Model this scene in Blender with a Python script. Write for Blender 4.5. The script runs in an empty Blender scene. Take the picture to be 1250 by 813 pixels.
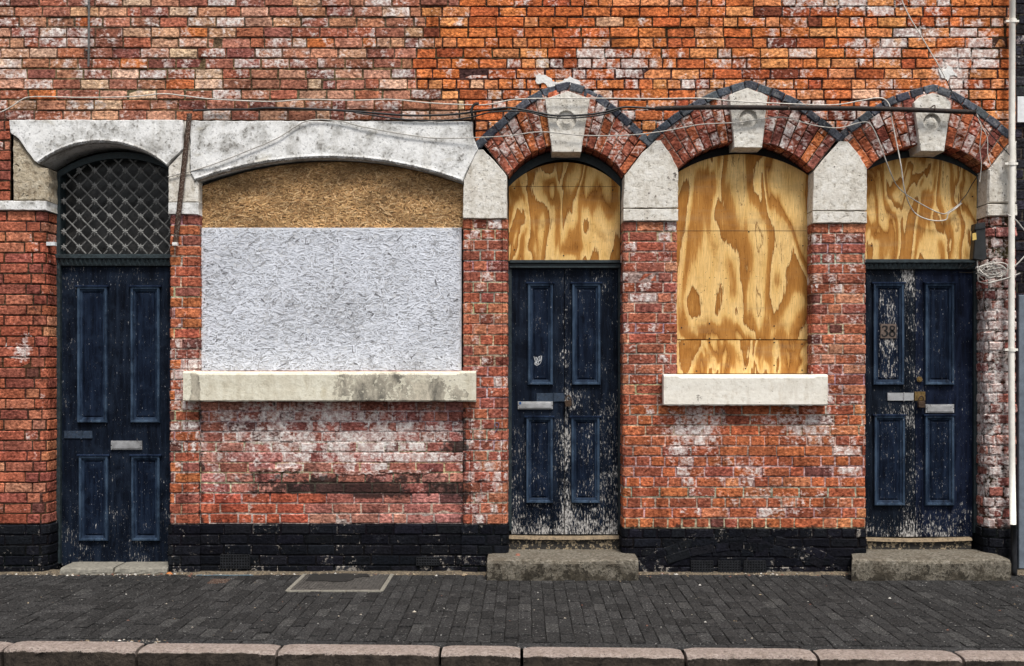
import bpy, math, random
from mathutils import Vector, noise as mnoise
from mathutils.geometry import tessellate_polygon
R = math.radians
rnd = random.Random(38)
sc = bpy.context.scene
COL = sc.collection

# ------------------------------------------------------------------ measuring
# photo pixels (1250 x 813) -> metres on the plane d metres behind the wall face
S, D, VX, VY = 155.0, 8.0, 640.0, 450.0
ZC = 250.0 / S
def wx(px, d=0.0): return (px - VX) / S * (D + d) / D
def wz(py, d=0.0): return ZC + (VY - py) / S * (D + d) / D
def w(px, py, d=0.0): return (wx(px, d), wz(py, d))
def pxy(x, z): return (x * S + VX, VY - (z - ZC) * S)

# ------------------------------------------------------------------ mesh builder
WL = {}
class MB:
    def __init__(self):
        self.v, self.f, self.mi, self.c, self.w, self.k = [], [], [], [], [], []
    def add(self, vs, fs, mat=0, col=(.5, .5, .5), wash=0.0, soot_shade=0.0):
        b = len(self.v)
        self.v += [tuple(p) for p in vs]
        n = len(vs)
        self.c += list(col) if (isinstance(col, list)) else [col] * n
        self.w += list(wash) if isinstance(wash, list) else [wash] * n
        self.k += list(soot_shade) if isinstance(soot_shade, list) else [soot_shade] * n
        for f in fs:
            self.f.append(tuple(i + b for i in f)); self.mi.append(mat)
    def build(self, name, mats, parent=None, smooth=False, origin=None):
        if not isinstance(mats, (list, tuple)): mats = [mats]
        if origin is None:
            xs = [p[0] for p in self.v]; ys = [p[1] for p in self.v]; zs = [p[2] for p in self.v]
            origin = ((min(xs) + max(xs)) / 2, (min(ys) + max(ys)) / 2, min(zs))
        me = bpy.data.meshes.new(name)
        me.from_pydata([(p[0] - origin[0], p[1] - origin[1], p[2] - origin[2]) for p in self.v], [], self.f)
        for m in mats: me.materials.append(m)
        me.polygons.foreach_set('material_index', self.mi)
        a = me.attributes.new('Col', 'FLOAT_COLOR', 'POINT')
        a.data.foreach_set('color', [q for c in self.c for q in (c[0], c[1], c[2], 1.0)])
        a = me.attributes.new('wash', 'FLOAT', 'POINT'); a.data.foreach_set('value', self.w)
        a = me.attributes.new('soot_shade', 'FLOAT', 'POINT'); a.data.foreach_set('value', self.k)
        if smooth: me.polygons.foreach_set('use_smooth', [True] * len(me.polygons))
        me.update()
        o = bpy.data.objects.new(name, me); COL.objects.link(o)
        WL[o.name] = origin
        if parent is not None:
            o.parent = parent; po = WL[parent.name]
            o.location = tuple(origin[i] - po[i] for i in range(3))
        else:
            o.location = origin
        return o

def tag(o, label, cat, group=None):
    o['label'] = label; o['category'] = cat
    if group: o['group'] = group
    return o
def thing(name, label, cat, loc, group=None):
    o = bpy.data.objects.new(name, None); COL.objects.link(o)
    o.location = loc; o.empty_display_size = .2; WL[o.name] = tuple(loc)
    return tag(o, label, cat, group)
def struct(o):
    o['kind'] = 'structure'; return o

# ------------------------------------------------------------------ shapes
def prism(mb, pts, y0, y1, bev=.0, mat=0, col=(.5, .5, .5), wash=0., soot_shade=0., hole=None, holed=.018, back=False):
    """solid with outline pts (x, z); front face at y0, back at y1 (y grows away from the street)"""
    n = len(pts)
    A = sum(pts[i][0] * pts[(i + 1) % n][1] - pts[(i + 1) % n][0] * pts[i][1] for i in range(n))
    if A < 0: pts = pts[::-1]
    vs, fs = [], []
    ins = []
    for i in range(n):
        a, b, c = Vector(pts[i - 1]), Vector(pts[i]), Vector(pts[(i + 1) % n])
        d1 = (b - a); d2 = (c - b)
        d1 = d1.normalized() if d1.length > 1e-9 else d2.normalized()
        d2 = d2.normalized() if d2.length > 1e-9 else d1
        n1 = Vector((-d1.y, d1.x)); n2 = Vector((-d2.y, d2.x)); m = (n1 + n2)
        m = m / max(.35, m.length_squared) * 2 if m.length > 1e-6 else n1
        ins.append(b + m * .5 * 2 * bev * .5 * 1.0)
    for p in ins: vs.append((p[0], y0, p[1]))
    for p in pts: vs.append((p[0], y0 + bev, p[1]))
    for p in pts: vs.append((p[0], y1, p[1]))
    for i in range(n):
        j = (i + 1) % n
        if bev > 0: fs.append((i, n + i, n + j, j)[::-1])
        fs.append((n + i, 2 * n + i, 2 * n + j, n + j)[::-1])
    if hole:
        cx, cz, r = hole; m = 20
        hp = [(cx + r * math.cos(2 * math.pi * k / m), cz + r * math.sin(2 * math.pi * k / m)) for k in range(m)]
        tri = tessellate_polygon([[Vector((p[0], p[1], 0)) for p in ins], [Vector((p[0], p[1], 0)) for p in hp]])
        hb = len(vs); vs += [(p[0], y0, p[1]) for p in hp]
        for t in tri: fs.append(tuple(i if i < n else i - n + hb for i in t))
        b2 = len(vs); vs += [(cx + (p[0] - cx) * .93, y0 + holed, cz + (p[1] - cz) * .93) for p in hp]
        b3 = len(vs); vs += [(cx + (p[0] - cx) * .7, y0 + holed * .9, cz + (p[1] - cz) * .7) for p in hp]
        b4 = len(vs); vs += [(cx + (p[0] - cx) * .35, y0 + holed * .35, cz + (p[1] - cz) * .35) for p in hp]
        for q0, q1 in ((hb, b2), (b2, b3), (b3, b4)):
            for k in range(m): fs.append((q0 + k, q0 + (k + 1) % m, q1 + (k + 1) % m, q1 + k))
        fs.append(tuple(range(b4, b4 + m)))
    else:
        fs.append(tuple(range(n)))
    if back: fs.append(tuple(range(2 * n, 3 * n))[::-1])
    mb.add(vs, fs, mat, col, wash, soot_shade)

def rect(x0, x1, z0, z1): return [(x0, z0), (x1, z0), (x1, z1), (x0, z1)]
def prect(a, b, c, d, dep=0.): return rect(wx(a, dep), wx(c, dep), wz(d, dep), wz(b, dep))
def box(mb, x0, x1, y0, y1, z0, z1, bev=.004, **k): prism(mb, rect(x0, x1, z0, z1), y0, y1, bev, back=True, **k)

def rough(pts, step=.05, jit=.003, seed=0, closed=True):
    rr = random.Random(seed); out = []
    n = len(pts)
    for i in range(n if closed else n - 1):
        a, b = Vector(pts[i]), Vector(pts[(i + 1) % n]); L = (b - a).length
        m = max(1, int(L / step))
        for k in range(m):
            p = a.lerp(b, k / m)
            out.append((p.x + rr.uniform(-jit, jit), p.y + rr.uniform(-jit, jit)))
    return out

def arc(xl, xr, zl, zr, zc, n=18):
    """points left to right on a circular arc through the two springings and the crown"""
    cx = (xl + xr) / 2; h = (xr - xl) / 2; zs = (zl + zr) / 2; sag = zc - zs
    Rr = (h * h + sag * sag) / (2 * sag); cz = zc - Rr; a = math.asin(min(1, h / Rr))
    out = []
    for i in range(n + 1):
        t = -a + 2 * a * i / n
        f = i / n
        out.append((cx + Rr * math.sin(t), cz + Rr * math.cos(t) + (zl - zs) * (1 - f) + (zr - zs) * f))
    return out

def tube(mb, pts, r, n=6, mat=0, col=(.5, .5, .5), sub=6, wash=0.):
    P = [Vector(p) for p in pts]; Q = []
    if len(P) > 2 and sub > 1:
        for i in range(len(P) - 1):
            p0 = P[i - 1] if i else P[0] * 2 - P[1]; p1 = P[i]; p2 = P[i + 1]
            p3 = P[i + 2] if i + 2 < len(P) else P[-1] * 2 - P[-2]
            for k in range(sub):
                t = k / sub
                Q.append(.5 * ((2 * p1) + (p2 - p0) * t + (2 * p0 - 5 * p1 + 4 * p2 - p3) * t * t + (3 * p1 - p0 - 3 * p2 + p3) * t ** 3))
        Q.append(P[-1])
    else: Q = P
    vs, fs = [], []
    up = Vector((0, 1, 0))
    for i, p in enumerate(Q):
        d = (Q[min(i + 1, len(Q) - 1)] - Q[max(i - 1, 0)])
        d = d.normalized() if d.length > 1e-9 else Vector((1, 0, 0))
        u = d.cross(up)
        if u.length < .05: u = d.cross(Vector((1, 0, 0)))
        u.normalize(); v = d.cross(u)
        rr = r[min(i * len(r) // len(Q), len(r) - 1)] if isinstance(r, list) else r
        for k in range(n):
            a = 2 * math.pi * k / n
            vs.append(p + u * rr * math.cos(a) + v * rr * math.sin(a))
    for i in range(len(Q) - 1):
        for k in range(n):
            fs.append((i * n + k, i * n + (k + 1) % n, (i + 1) * n + (k + 1) % n, (i + 1) * n + k))
    fs.append(tuple(range(n))); fs.append(tuple(range((len(Q) - 1) * n, len(Q) * n))[::-1])
    mb.add(vs, fs, mat, col, wash)

def ribbon(mb, pts, wid, y, th, mat=0, col=(.5, .5, .5)):
    """flat stroke with a width per point, on a vertical face at y"""
    L, Rr = [], []
    for i, p in enumerate(pts):
        a = Vector(pts[max(i - 1, 0)]); b = Vector(pts[min(i + 1, len(pts) - 1)])
        d = (b - a).normalized(); nn = Vector((-d.y, d.x)); ww = wid[i] if isinstance(wid, list) else wid
        L.append(Vector(p) + nn * ww / 2); Rr.append(Vector(p) - nn * ww / 2)
    n = len(pts)
    vs = [(q.x, y, q.y) for q in L] + [(q.x, y, q.y) for q in Rr] + [(q.x, y + th, q.y) for q in L] + [(q.x, y + th, q.y) for q in Rr]
    fs = []
    for i in range(n - 1):
        fs += [(i, i + 1, n + i + 1, n + i), (i, 2 * n + i, 2 * n + i + 1, i + 1), (n + i, n + i + 1, 3 * n + i + 1, 3 * n + i)]
    mb.add(vs, fs, mat, col)

class Path:
    """plan of a brick face: polyline (x, y); s runs along it, outward is to the street / into the opening"""
    def __init__(self, pts):
        self.p = [Vector(q) for q in pts]; self.s = [0.]
        for a, b in zip(self.p, self.p[1:]): self.s.append(self.s[-1] + (b - a).length)
        self.L = self.s[-1]
        nn = []
        for a, b in zip(self.p, self.p[1:]):
            d = (b - a).normalized(); nn.append(Vector((d.y, -d.x)))
        self.n = [nn[0]] + [((a + b).normalized()) for a, b in zip(nn, nn[1:])] + [nn[-1]]
    def at(self, s):
        s = max(0., min(self.L, s))
        for i in range(len(self.p) - 1):
            if s <= self.s[i + 1] or i == len(self.p) - 2:
                t = (s - self.s[i]) / max(1e-9, self.s[i + 1] - self.s[i])
                return self.p[i].lerp(self.p[i + 1], t), self.n[i].lerp(self.n[i + 1], t).normalized()
    def wall(self, off=0.):
        def f(s, t, o):
            p, n = self.at(s); q = p + n * (o + off)
            return (q.x, q.y, t)
        return f

def pier_path(xl, xr, rl=.04, rr=.04, dl=.3, dr=.3, y=0.):
    """front face from xl to xr with rounded corners and returns of depth dl, dr (0: no return)"""
    pts = []
    if dl:
        pts.append((xl, y + dl))
        for k in range(5):
            a = k / 4 * math.pi / 2; pts.append((xl + rl - rl * math.cos(a), y + rl - rl * math.sin(a)))
    else: pts.append((xl, y))
    if dr:
        for k in range(5):
            a = k / 4 * math.pi / 2; pts.append((xr - rr + rr * math.sin(a), y + rr - rr * math.cos(a)))
        pts.append((xr, y + dr))
    else: pts.append((xr, y))
    return Path(pts)

# ---- one brick: a chamfered, slightly uneven block on any surface fn(s, t, outward)
def brick(mb, s0, s1, t0, t1, fn, ch=.005, dep=.018, col=(.4, .15, .08), breaks=(), wf=None, jit=.0016, lift=.0015, mat=0, wseed=0., step=.07, ew=-.07, es=.26):
    if s1 - s0 < .012 or t1 - t0 < .012: return
    cs = min(ch, (s1 - s0) * .3); ct = min(ch, (t1 - t0) * .3)
    Ss = [s0, s0 + cs] + [b for b in breaks if s0 + cs * 1.5 < b < s1 - cs * 1.5] + [s1 - cs, s1]
    out = [Ss[0]]
    for b in Ss[1:]:
        m = int((b - out[-1]) / step)
        a0 = out[-1]
        for k in range(1, m + 1): out.append(a0 + (b - a0) * k / (m + 1))
        out.append(b)
    Ss = out
    Ts = [t0, t0 + ct, t1 - ct, t1]
    nS, nT = len(Ss), 4
    la, lb, lc = rnd.gauss(0, lift), rnd.gauss(0, lift * .7), rnd.gauss(0, lift * .9)
    dz = rnd.gauss(0, .0009); vs = []
    for i, s in enumerate(Ss):
        for j, t in enumerate(Ts):
            edge = i in (0, nS - 1) or j in (0, 3)
            o = la + lb * (i / (nS - 1) - .5) * 2 + lc * (j / 3 - .5) * 2 + rnd.uniform(-jit, jit) * .6
            if edge: o -= ch * rnd.uniform(.6, 1.3)
            vs.append(fn(s + rnd.uniform(-jit, jit), t + dz + rnd.uniform(-jit, jit), o))
    fs = []
    for i in range(nS - 1):
        for j in range(3):
            a = i * 4 + j; fs.append((a, a + 4, a + 5, a + 1))
    ring = [(i, 0) for i in range(nS)] + [(nS - 1, j) for j in (1, 2, 3)] + [(i, 3) for i in range(nS - 2, -1, -1)] + [(0, 2), (0, 1)]
    b = len(vs)
    for (i, j) in ring: vs.append(fn(Ss[i], Ts[j], -dep))
    m = len(ring)
    for k in range(m):
        i, j = ring[k]; i2, j2 = ring[(k + 1) % m]
        fs.append((i * 4 + j, b + k, b + (k + 1) % m, i2 * 4 + j2))
    wash, soot_shade = 0., 0.
    if wf:
        wa = [wf(*p) for p in vs]; cw = [rnd.gauss(0, .05) for _ in range(nS + 1)]
        ed = [(i in (0, nS - 1) or j in (0, 3)) for i in range(nS) for j in range(4)] + [True] * len(ring)
        wash = [q[0] + wseed + cw[min(n_ // 4, nS)] + (ew * rnd.random() if e_ else 0) for n_, (q, e_) in enumerate(zip(wa, ed))]
        kb_ = rnd.uniform(.25, 1.25)
        soot_shade = [q[1] * kb_ + (rnd.uniform(.0, es) if e_ else rnd.uniform(-.05, .10)) for q, e_ in zip(wa, ed)]
    mb.add(vs, fs, mat, col, wash, soot_shade)

# ------------------------------------------------------------------ shader helpers
class G:
    def __init__(self, name):
        self.m = bpy.data.materials.new(name); self.m.use_nodes = True
        self.t = self.m.node_tree; self.b = self.t.nodes['Principled BSDF']
        self.geo = self.t.nodes.new('ShaderNodeNewGeometry'); self.pos = self.geo.outputs['Position']
    def put(self, sock, v):
        if hasattr(v, 'is_output'): self.t.links.new(v, sock)
        else:
            if isinstance(v, tuple) and len(v) == 3 and sock.type == 'RGBA': v = (*v, 1)
            sock.default_value = v
    def node(self, ty, **k):
        n = self.t.nodes.new(ty)
        for a, v in k.items():
            if a.startswith('_'): setattr(n, a[1:], v)
            else: self.put(n.inputs[a.replace('__', ' ')], v)
        return n
    def math(self, op, a, b=0., clamp=False):
        n = self.t.nodes.new('ShaderNodeMath'); n.operation = op; n.use_clamp = clamp
        self.put(n.inputs[0], a); self.put(n.inputs[1], b); return n.outputs[0]
    def scale(self, v, xyz, off=(0, 0, 0)):
        n = self.t.nodes.new('ShaderNodeMapping'); self.put(n.inputs[0], v)
        n.inputs['Scale'].default_value = xyz; self.put(n.inputs['Location'], off); return n.outputs[0]
    def noise(self, sc=10., det=4., rough=.6, vec=None, dist=0.):
        n = self.t.nodes.new('ShaderNodeTexNoise'); self.put(n.inputs['Vector'], self.pos if vec is None else vec)
        n.inputs['Scale'].default_value = sc; n.inputs['Detail'].default_value = det
        n.inputs['Roughness'].default_value = rough; n.inputs['Distortion'].default_value = dist
        return n.outputs[0]
    def vor(self, sc=10., feat='F1', vec=None, rand=1.):
        n = self.t.nodes.new('ShaderNodeTexVoronoi'); n.feature = feat; self.put(n.inputs['Vector'], self.pos if vec is None else vec)
        n.inputs['Scale'].default_value = sc; n.inputs['Randomness'].default_value = rand; return n.outputs['Distance']
    def mapr(self, v, a, b, c=0., d=1.):
        n = self.t.nodes.new('ShaderNodeMapRange'); self.put(n.inputs[0], v)
        for i, q in enumerate((a, b, c, d)): self.put(n.inputs[i + 1], q)
        return n.outputs[0]
    def mix(self, f, a, b, blend='MIX'):
        n = self.t.nodes.new('ShaderNodeMix'); n.data_type = 'RGBA'; n.blend_type = blend
        self.put(n.inputs[0], f); self.put(n.inputs[6], a); self.put(n.inputs[7], b); return n.outputs[2]
    def ramp(self, f, stops):
        n = self.t.nodes.new('ShaderNodeValToRGB'); self.put(n.inputs[0], f); e = n.color_ramp.elements
        while len(e) < len(stops): e.new(.5)
        for q, (p, c) in zip(e, stops): q.position = p; q.color = (*c, 1)
        return n.outputs[0]
    def attr(self, name, out='Fac'):
        n = self.t.nodes.new('ShaderNodeAttribute'); n.attribute_name = name; return n.outputs[out]
    def bump(self, h, dist=.005, strength=1.):
        n = self.t.nodes.new('ShaderNodeBump'); self.put(n.inputs['Height'], h)
        n.inputs['Distance'].default_value = dist; n.inputs['Strength'].default_value = strength
        self.t.links.new(n.outputs[0], self.b.inputs['Normal'])
    def out(self, col, rough=.8, spec=.3, metal=0.):
        self.put(self.b.inputs['Base Color'], col); self.put(self.b.inputs['Roughness'], rough)
        self.b.inputs['Specular IOR Level'].default_value = spec; self.put(self.b.inputs['Metallic'], metal)
        return self.m

def brick_mat():
    g = G('weathered_brick'); c = g.attr('Col', 'Color'); wv = g.attr('wash'); sv = g.attr('soot_shade')
    n1 = g.noise(17, 5, .65); n2 = g.noise(44, 4, .62, g.scale(g.pos, (.8, 1, 1.25))); n3 = g.noise(5, 4, .6); n4 = g.noise(31, 5, .72, g.scale(g.pos, (1, 1, 1), (3.1, 7.7, 1.3)))
    base = g.mix(1., c, g.ramp(n2, [(.33, (.25, .21, .20)), (.45, (.82, .78, .76)), (.54, (1.12, 1.1, 1.08)), (.65, (1.8, 1.8, 1.75))]), 'MULTIPLY')
    base = g.mix(1., base, g.ramp(n3, [(.34, (.62, .60, .60)), (.5, (1, 1, 1)), (.66, (1.28, 1.26, 1.22))]), 'MULTIPLY')
    lk = g.noise(1., 5, .66, g.scale(g.pos, (7, 7, .75), (2.2, 0, 5)))
    base = g.mix(g.mapr(lk, .53, .68, 0, .6), base, g.mix(1., base, (.40, .36, .36), 'MULTIPLY'))
    base = g.mix(g.mapr(n4, .54, .66, 0, .75), base, g.mix(1., c, (.45, .36, .36), 'MULTIPLY'))
    base = g.mix(g.mapr(n1, .36, .24, 0, .8), base, g.mix(1., c, (1.5, 1.5, 1.5), 'MULTIPLY'))
    wn = g.math('ADD', g.math('MULTIPLY', n1, .5), g.math('MULTIPLY', n2, .5))
    wm = g.mapr(g.math('ADD', wn, wv), .66, .77, 0, .85)
    wc = g.ramp(n4, [(.37, (.36, .25, .23)), (.48, (.56, .46, .43)), (.58, (.84, .81, .78))])
    col = g.mix(wm, base, wc)
    sm = g.mapr(g.math('ADD', g.math('MULTIPLY', g.math('ADD', n1, n4), .5), sv), .68, .80, 0, .9)
    col = g.mix(sm, col, (.022, .016, .015))
    pit = g.mapr(g.noise(80, 4, .7, g.scale(g.pos, (1, 1, 1), (9, 2, 5))), .63, .68, 0, .85)
    col = g.mix(pit, col, (.02, .014, .012))
    h = g.math('ADD', g.math('MULTIPLY', n2, .7), g.math('MULTIPLY', n1, .8))
    h = g.math('SUBTRACT', h, g.math('MULTIPLY', pit, .5)); g.bump(h, .010, .9)
    return g.out(col, g.mapr(n2, .3, .7, .95, .8), .1)

def plinth_mat():
    g = G('black_painted_brick'); c = g.attr('Col', 'Color'); wv = g.attr('wash')
    n1 = g.noise(16, 5, .7); n2 = g.noise(55, 5, .7)
    base = g.mix(1., c, g.ramp(n2, [(.3, (.5, .5, .5)), (.65, (1.8, 1.8, 1.9))]), 'MULTIPLY')
    m = g.mapr(g.math('ADD', g.math('MULTIPLY', g.math('ADD', n1, n2), .5), wv), .63, .70, 0, .8)
    col = g.mix(m, base, (.035, .038, .044))
    ch = g.mapr(g.math('ADD', g.noise(38, 5, .75), wv), .69, .72, 0, .9)
    col = g.mix(ch, col, (.28, .25, .22))
    g.bump(g.math('ADD', n2, n1), .008, .9)
    return g.out(col, g.mapr(n1, .35, .65, .55, .8), .05)

def white_paint():
    g = G('peeling_white_paint'); wv = g.attr('wash')
    n1 = g.noise(7, 6, .65); n2 = g.noise(34, 6, .72); n3 = g.noise(3, 4, .6, g.scale(g.pos, (1, 1, 2.2)))
    col = g.ramp(n2, [(.32, (.24, .24, .235)), (.39, (.56, .56, .555)), (.45, (.78, .78, .775)), (.62, (.87, .87, .86))])
    col = g.mix(g.mapr(g.math('ADD', g.math('MULTIPLY', n1, .6), g.math('MULTIPLY', n2, .4)), .475, .575, 0, .9), col, g.mix(1., col, (.50, .49, .47), 'MULTIPLY'))
    col = g.mix(g.mapr(n3, .60, .70, 0, .6), col, (.42, .385, .30))
    dr = g.noise(1., 5, .68, g.scale(g.pos, (10, 10, 1.3)))
    col = g.mix(g.mapr(dr, .50, .66, 0, .34), col, g.mix(1., col, (.52, .49, .43), 'MULTIPLY'))
    pk = g.mapr(g.math('ADD', g.math('ADD', g.math('MULTIPLY', n2, .6), g.math('MULTIPLY', n1, .4)), wv), .66, .69, 0, 1)
    col = g.mix(pk, col, g.ramp(g.noise(80, 3), [(.35, (.17, .16, .15)), (.62, (.42, .40, .37))]))
    pit = g.mapr(g.noise(62, 4, .68), .655, .69, 0, .9)
    col = g.mix(pit, col, (.035, .03, .027))
    h = g.math('SUBTRACT', g.math('ADD', g.math('MULTIPLY', n2, .6), n1), g.math('ADD', g.math('MULTIPLY', pk, .5), g.math('MULTIPLY', pit, .5)))
    g.bump(h, .009, .9)
    return g.out(col, .75, .3)

def stone_mat(name, cols, scale=1., pits=.67, bd=.014):
    g = G(name); n1 = g.noise(6 * scale, 6, .65); n2 = g.noise(36 * scale, 6, .72); n3 = g.noise(12 * scale, 5, .7, g.scale(g.pos, (1, 1, .5), (4, 4, 4)))
    col = g.ramp(n2, [(.30, cols[0]), (.46, cols[1]), (.60, cols[2])])
    col = g.mix(g.mapr(n1, .48, .66, 0, .75), col, cols[3])
    col = g.mix(g.mapr(n3, .60, .70, 0, .7), col, cols[4])
    pit = g.mapr(g.noise(70 * scale, 3, .6, g.scale(g.pos, (1, 1, 1), (1, 5, 2))), pits, pits + .05, 0, .8)
    col = g.mix(pit, col, tuple(q * .18 for q in cols[0]))
    sv = g.attr('wash')
    dr = g.noise(1., 5, .68, g.scale(g.pos, (13 * scale, 13, 1.5)))
    col = g.mix(g.mapr(dr, .50, .66, 0, .36), col, g.mix(1., col, (.56, .50, .42), 'MULTIPLY'))
    pv = g.math('ADD', g.math('MULTIPLY', g.math('ADD', n2, n1), .5), sv); pe = g.mapr(pv, .655, .665)
    ins = g.mix(1., cols[5], g.ramp(n3, [(.35, (.45, .45, .45)), (.62, (2.1, 2.05, 1.95))]), 'MULTIPLY')
    ins = g.mix(g.mapr(pv, .672, .662), ins, tuple(q * .25 for q in cols[5]))
    col = g.mix(g.math('MULTIPLY', pe, .94), col, ins)
    g.bump(g.math('SUBTRACT', g.math('ADD', n2, g.math('MULTIPLY', n1, .8)), g.math('MULTIPLY', pit, .7)), bd, 1.)
    return g.out(col, .88, .2)

def door_mat():
    g = G('flaking_navy_paint'); wv = g.attr('wash'); c = g.attr('Col', 'Color')
    sv = g.scale(g.pos, (1, 1, .24))
    n1 = g.noise(85, 5, .75, sv); n2 = g.noise(26, 5, .7, g.scale(g.pos, (1, 1, .12))); n3 = g.noise(6, 5, .65); n4 = g.noise(105, 3, .6, g.scale(g.pos, (1, 1, .45)))
    base = g.mix(1., c, g.ramp(n2, [(.32, (.35, .35, .38)), (.5, (1, 1, 1)), (.66, (2.4, 2.3, 2.1))]), 'MULTIPLY')
    base = g.mix(g.mapr(n3, .47, .62, 0, .75), base, g.mix(1., c, (2.6, 2.4, 2.1), 'MULTIPLY'))
    big = g.mapr(g.math('ADD', g.math('ADD', g.math('MULTIPLY', n1, .7), g.math('MULTIPLY', n3, .3)), wv), .66, .685, 0, 1)
    chc = g.ramp(n4, [(.38, (.05, .045, .042)), (.5, (.33, .32, .31)), (.62, (.60, .58, .55))])
    fl = g.mapr(g.math('ADD', n4, g.math('MULTIPLY', wv, .4)), .695, .73, 0, .7)
    col = g.mix(fl, g.mix(big, base, chc), (.38, .39, .42))
    h = g.math('SUBTRACT', g.math('ADD', n2, g.math('MULTIPLY', n1, .4)), g.math('MULTIPLY', big, .5))
    g.bump(h, .004, .8)
    return g.out(col, g.mapr(n2, .3, .7,   .45, .65), .07)

def simple(name, col, rough=.6, var=.35, sc=25., metal=0., spec=.4, bump=.002, spots=None, sth=(.6, .68)):
    g = G(name); n = g.noise(sc, 5, .7)
    lo = tuple(q * (1 - var) for q in col); hi = tuple(q * (1 + var) for q in col)
    c = g.ramp(n, [(.34, lo), (.66, hi)])
    if spots: c = g.mix(g.mapr(g.noise(sc * 1.7, 5, .7, g.scale(g.pos, (1, 1, 1), (5, 1, 8))), sth[0], sth[1], 0, .9), c, spots)
    g.bump(n, bump, .8)
    return g.out(c, g.mapr(n, .3, .7, max(0, rough - .12), min(1, rough + .12)), spec, metal)

def attr_mat(name, rough=.8, sc=60., amt=.35, bump=.003, spec=.25, streak=(1, 1, 1)):
    g = G(name); c = g.attr('Col', 'Color'); n = g.noise(sc, 4, .7, g.scale(g.pos, streak))
    col = g.mix(1., c, g.ramp(n, [(.32, (1 - amt,) * 3), (.66, (1 + amt,) * 3)]), 'MULTIPLY'); g.bump(n, bump, .8)
    return g.out(col, rough, spec)

def ply_mat():
    g = G('construction_plywood'); off = g.attr('wash')
    sc_ = g.math('ADD', g.attr('soot_shade'), 1.)
    cx = g.node('ShaderNodeCombineXYZ', X=g.math('MULTIPLY', off, 13.7), Y=off, Z=g.math('MULTIPLY', off, 7.1)).outputs[0]
    n = g.t.nodes.new('ShaderNodeVectorMath'); g.put(n.inputs[0], g.pos); g.put(n.inputs[1], cx)
    n2_ = g.t.nodes.new('ShaderNodeVectorMath'); n2_.operation = 'SCALE'; g.put(n2_.inputs[0], n.outputs[0]); g.put(n2_.inputs['Scale'], sc_); p = n2_.outputs[0]
    big = g.noise(1., 2.2, .5, g.scale(p, (3.3, .2, 1.05)), .7)
    jag = g.noise(1., 4, .75, g.scale(p, (75, .2, 5.5)))
    val = g.math('ADD', g.math('MULTIPLY', big, 6.6), g.math('MULTIPLY', jag, .62))
    saw = g.math('FRACT', val)
    band = g.math('MULTIPLY', g.math('FLOOR', val), .37); alt = g.math('FRACT', band)
    c1 = g.ramp(saw, [(0., (.20, .075, .016)), (.04, (.36, .155, .034)), (.40, (.46, .215, .052)), (.50, (.56, .30, .09)), (.60, (.73, .46, .16)), (.96, (.84, .58, .25)), (1., (.22, .09, .02))])
    c2 = g.ramp(saw, [(0., (.22, .085, .018)), (.05, (.83, .575, .245)), (.62, (.75, .48, .175)), (.85, (.55, .30, .085)), (.96, (.42, .19, .045)), (1., (.22, .085, .018))])
    col = g.mix(g.mapr(alt, .48, .52), c1, c2)
    gr = g.noise(1., 4, .7, g.scale(p, (260, 3, 11)))
    col = g.mix(1., col, g.ramp(gr, [(.33, (.72, .66, .6)), (.6, (1.1, 1.1, 1.1))]), 'MULTIPLY')
    st = g.noise(5, 5, .65, p); col = g.mix(g.mapr(st, .53, .70, 0, .55), col, g.mix(1., col, (.50, .40, .32), 'MULTIPLY'))
    kn = g.mapr(g.noise(70, 2, .5, p), .70, .73, 0, .8); col = g.mix(kn, col, (.09, .045, .02))
    g.bump(g.math('ADD', gr, g.math('MULTIPLY', saw, .4)), .0025, .7)
    ws = g.noise(1., 5, .65, g.scale(p, (1.3, .2, 11)))
    col = g.mix(g.mapr(ws, .52, .66, 0, .22), col, (.36, .25, .14))
    return g.out(col, .8, .12)

def paver_mat():
    g = G('dark_paving'); c = g.attr('Col', 'Color'); n1 = g.noise(9, 5, .7); n2 = g.noise(75, 5, .75); n3 = g.noise(32, 4, .7)
    col = g.mix(1., c, g.ramp(n2, [(.33, (.28, .28, .28)), (.5, (.9, .9, .9)), (.64, (2.5, 2.45, 2.4))]), 'MULTIPLY')
    col = g.mix(g.mapr(n1, .55, .72, 0, .6), col, (.085, .082, .08))
    col = g.mix(g.mapr(g.noise(46, 3, .65, g.scale(g.pos, (1, 1, 1), (2, 9, 4))), .655, .69, 0, .8), col, (.30, .29, .28))
    g.bump(g.math('ADD', n2, n3), .006, .9)
    return g.out(col, .88, .06)

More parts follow.
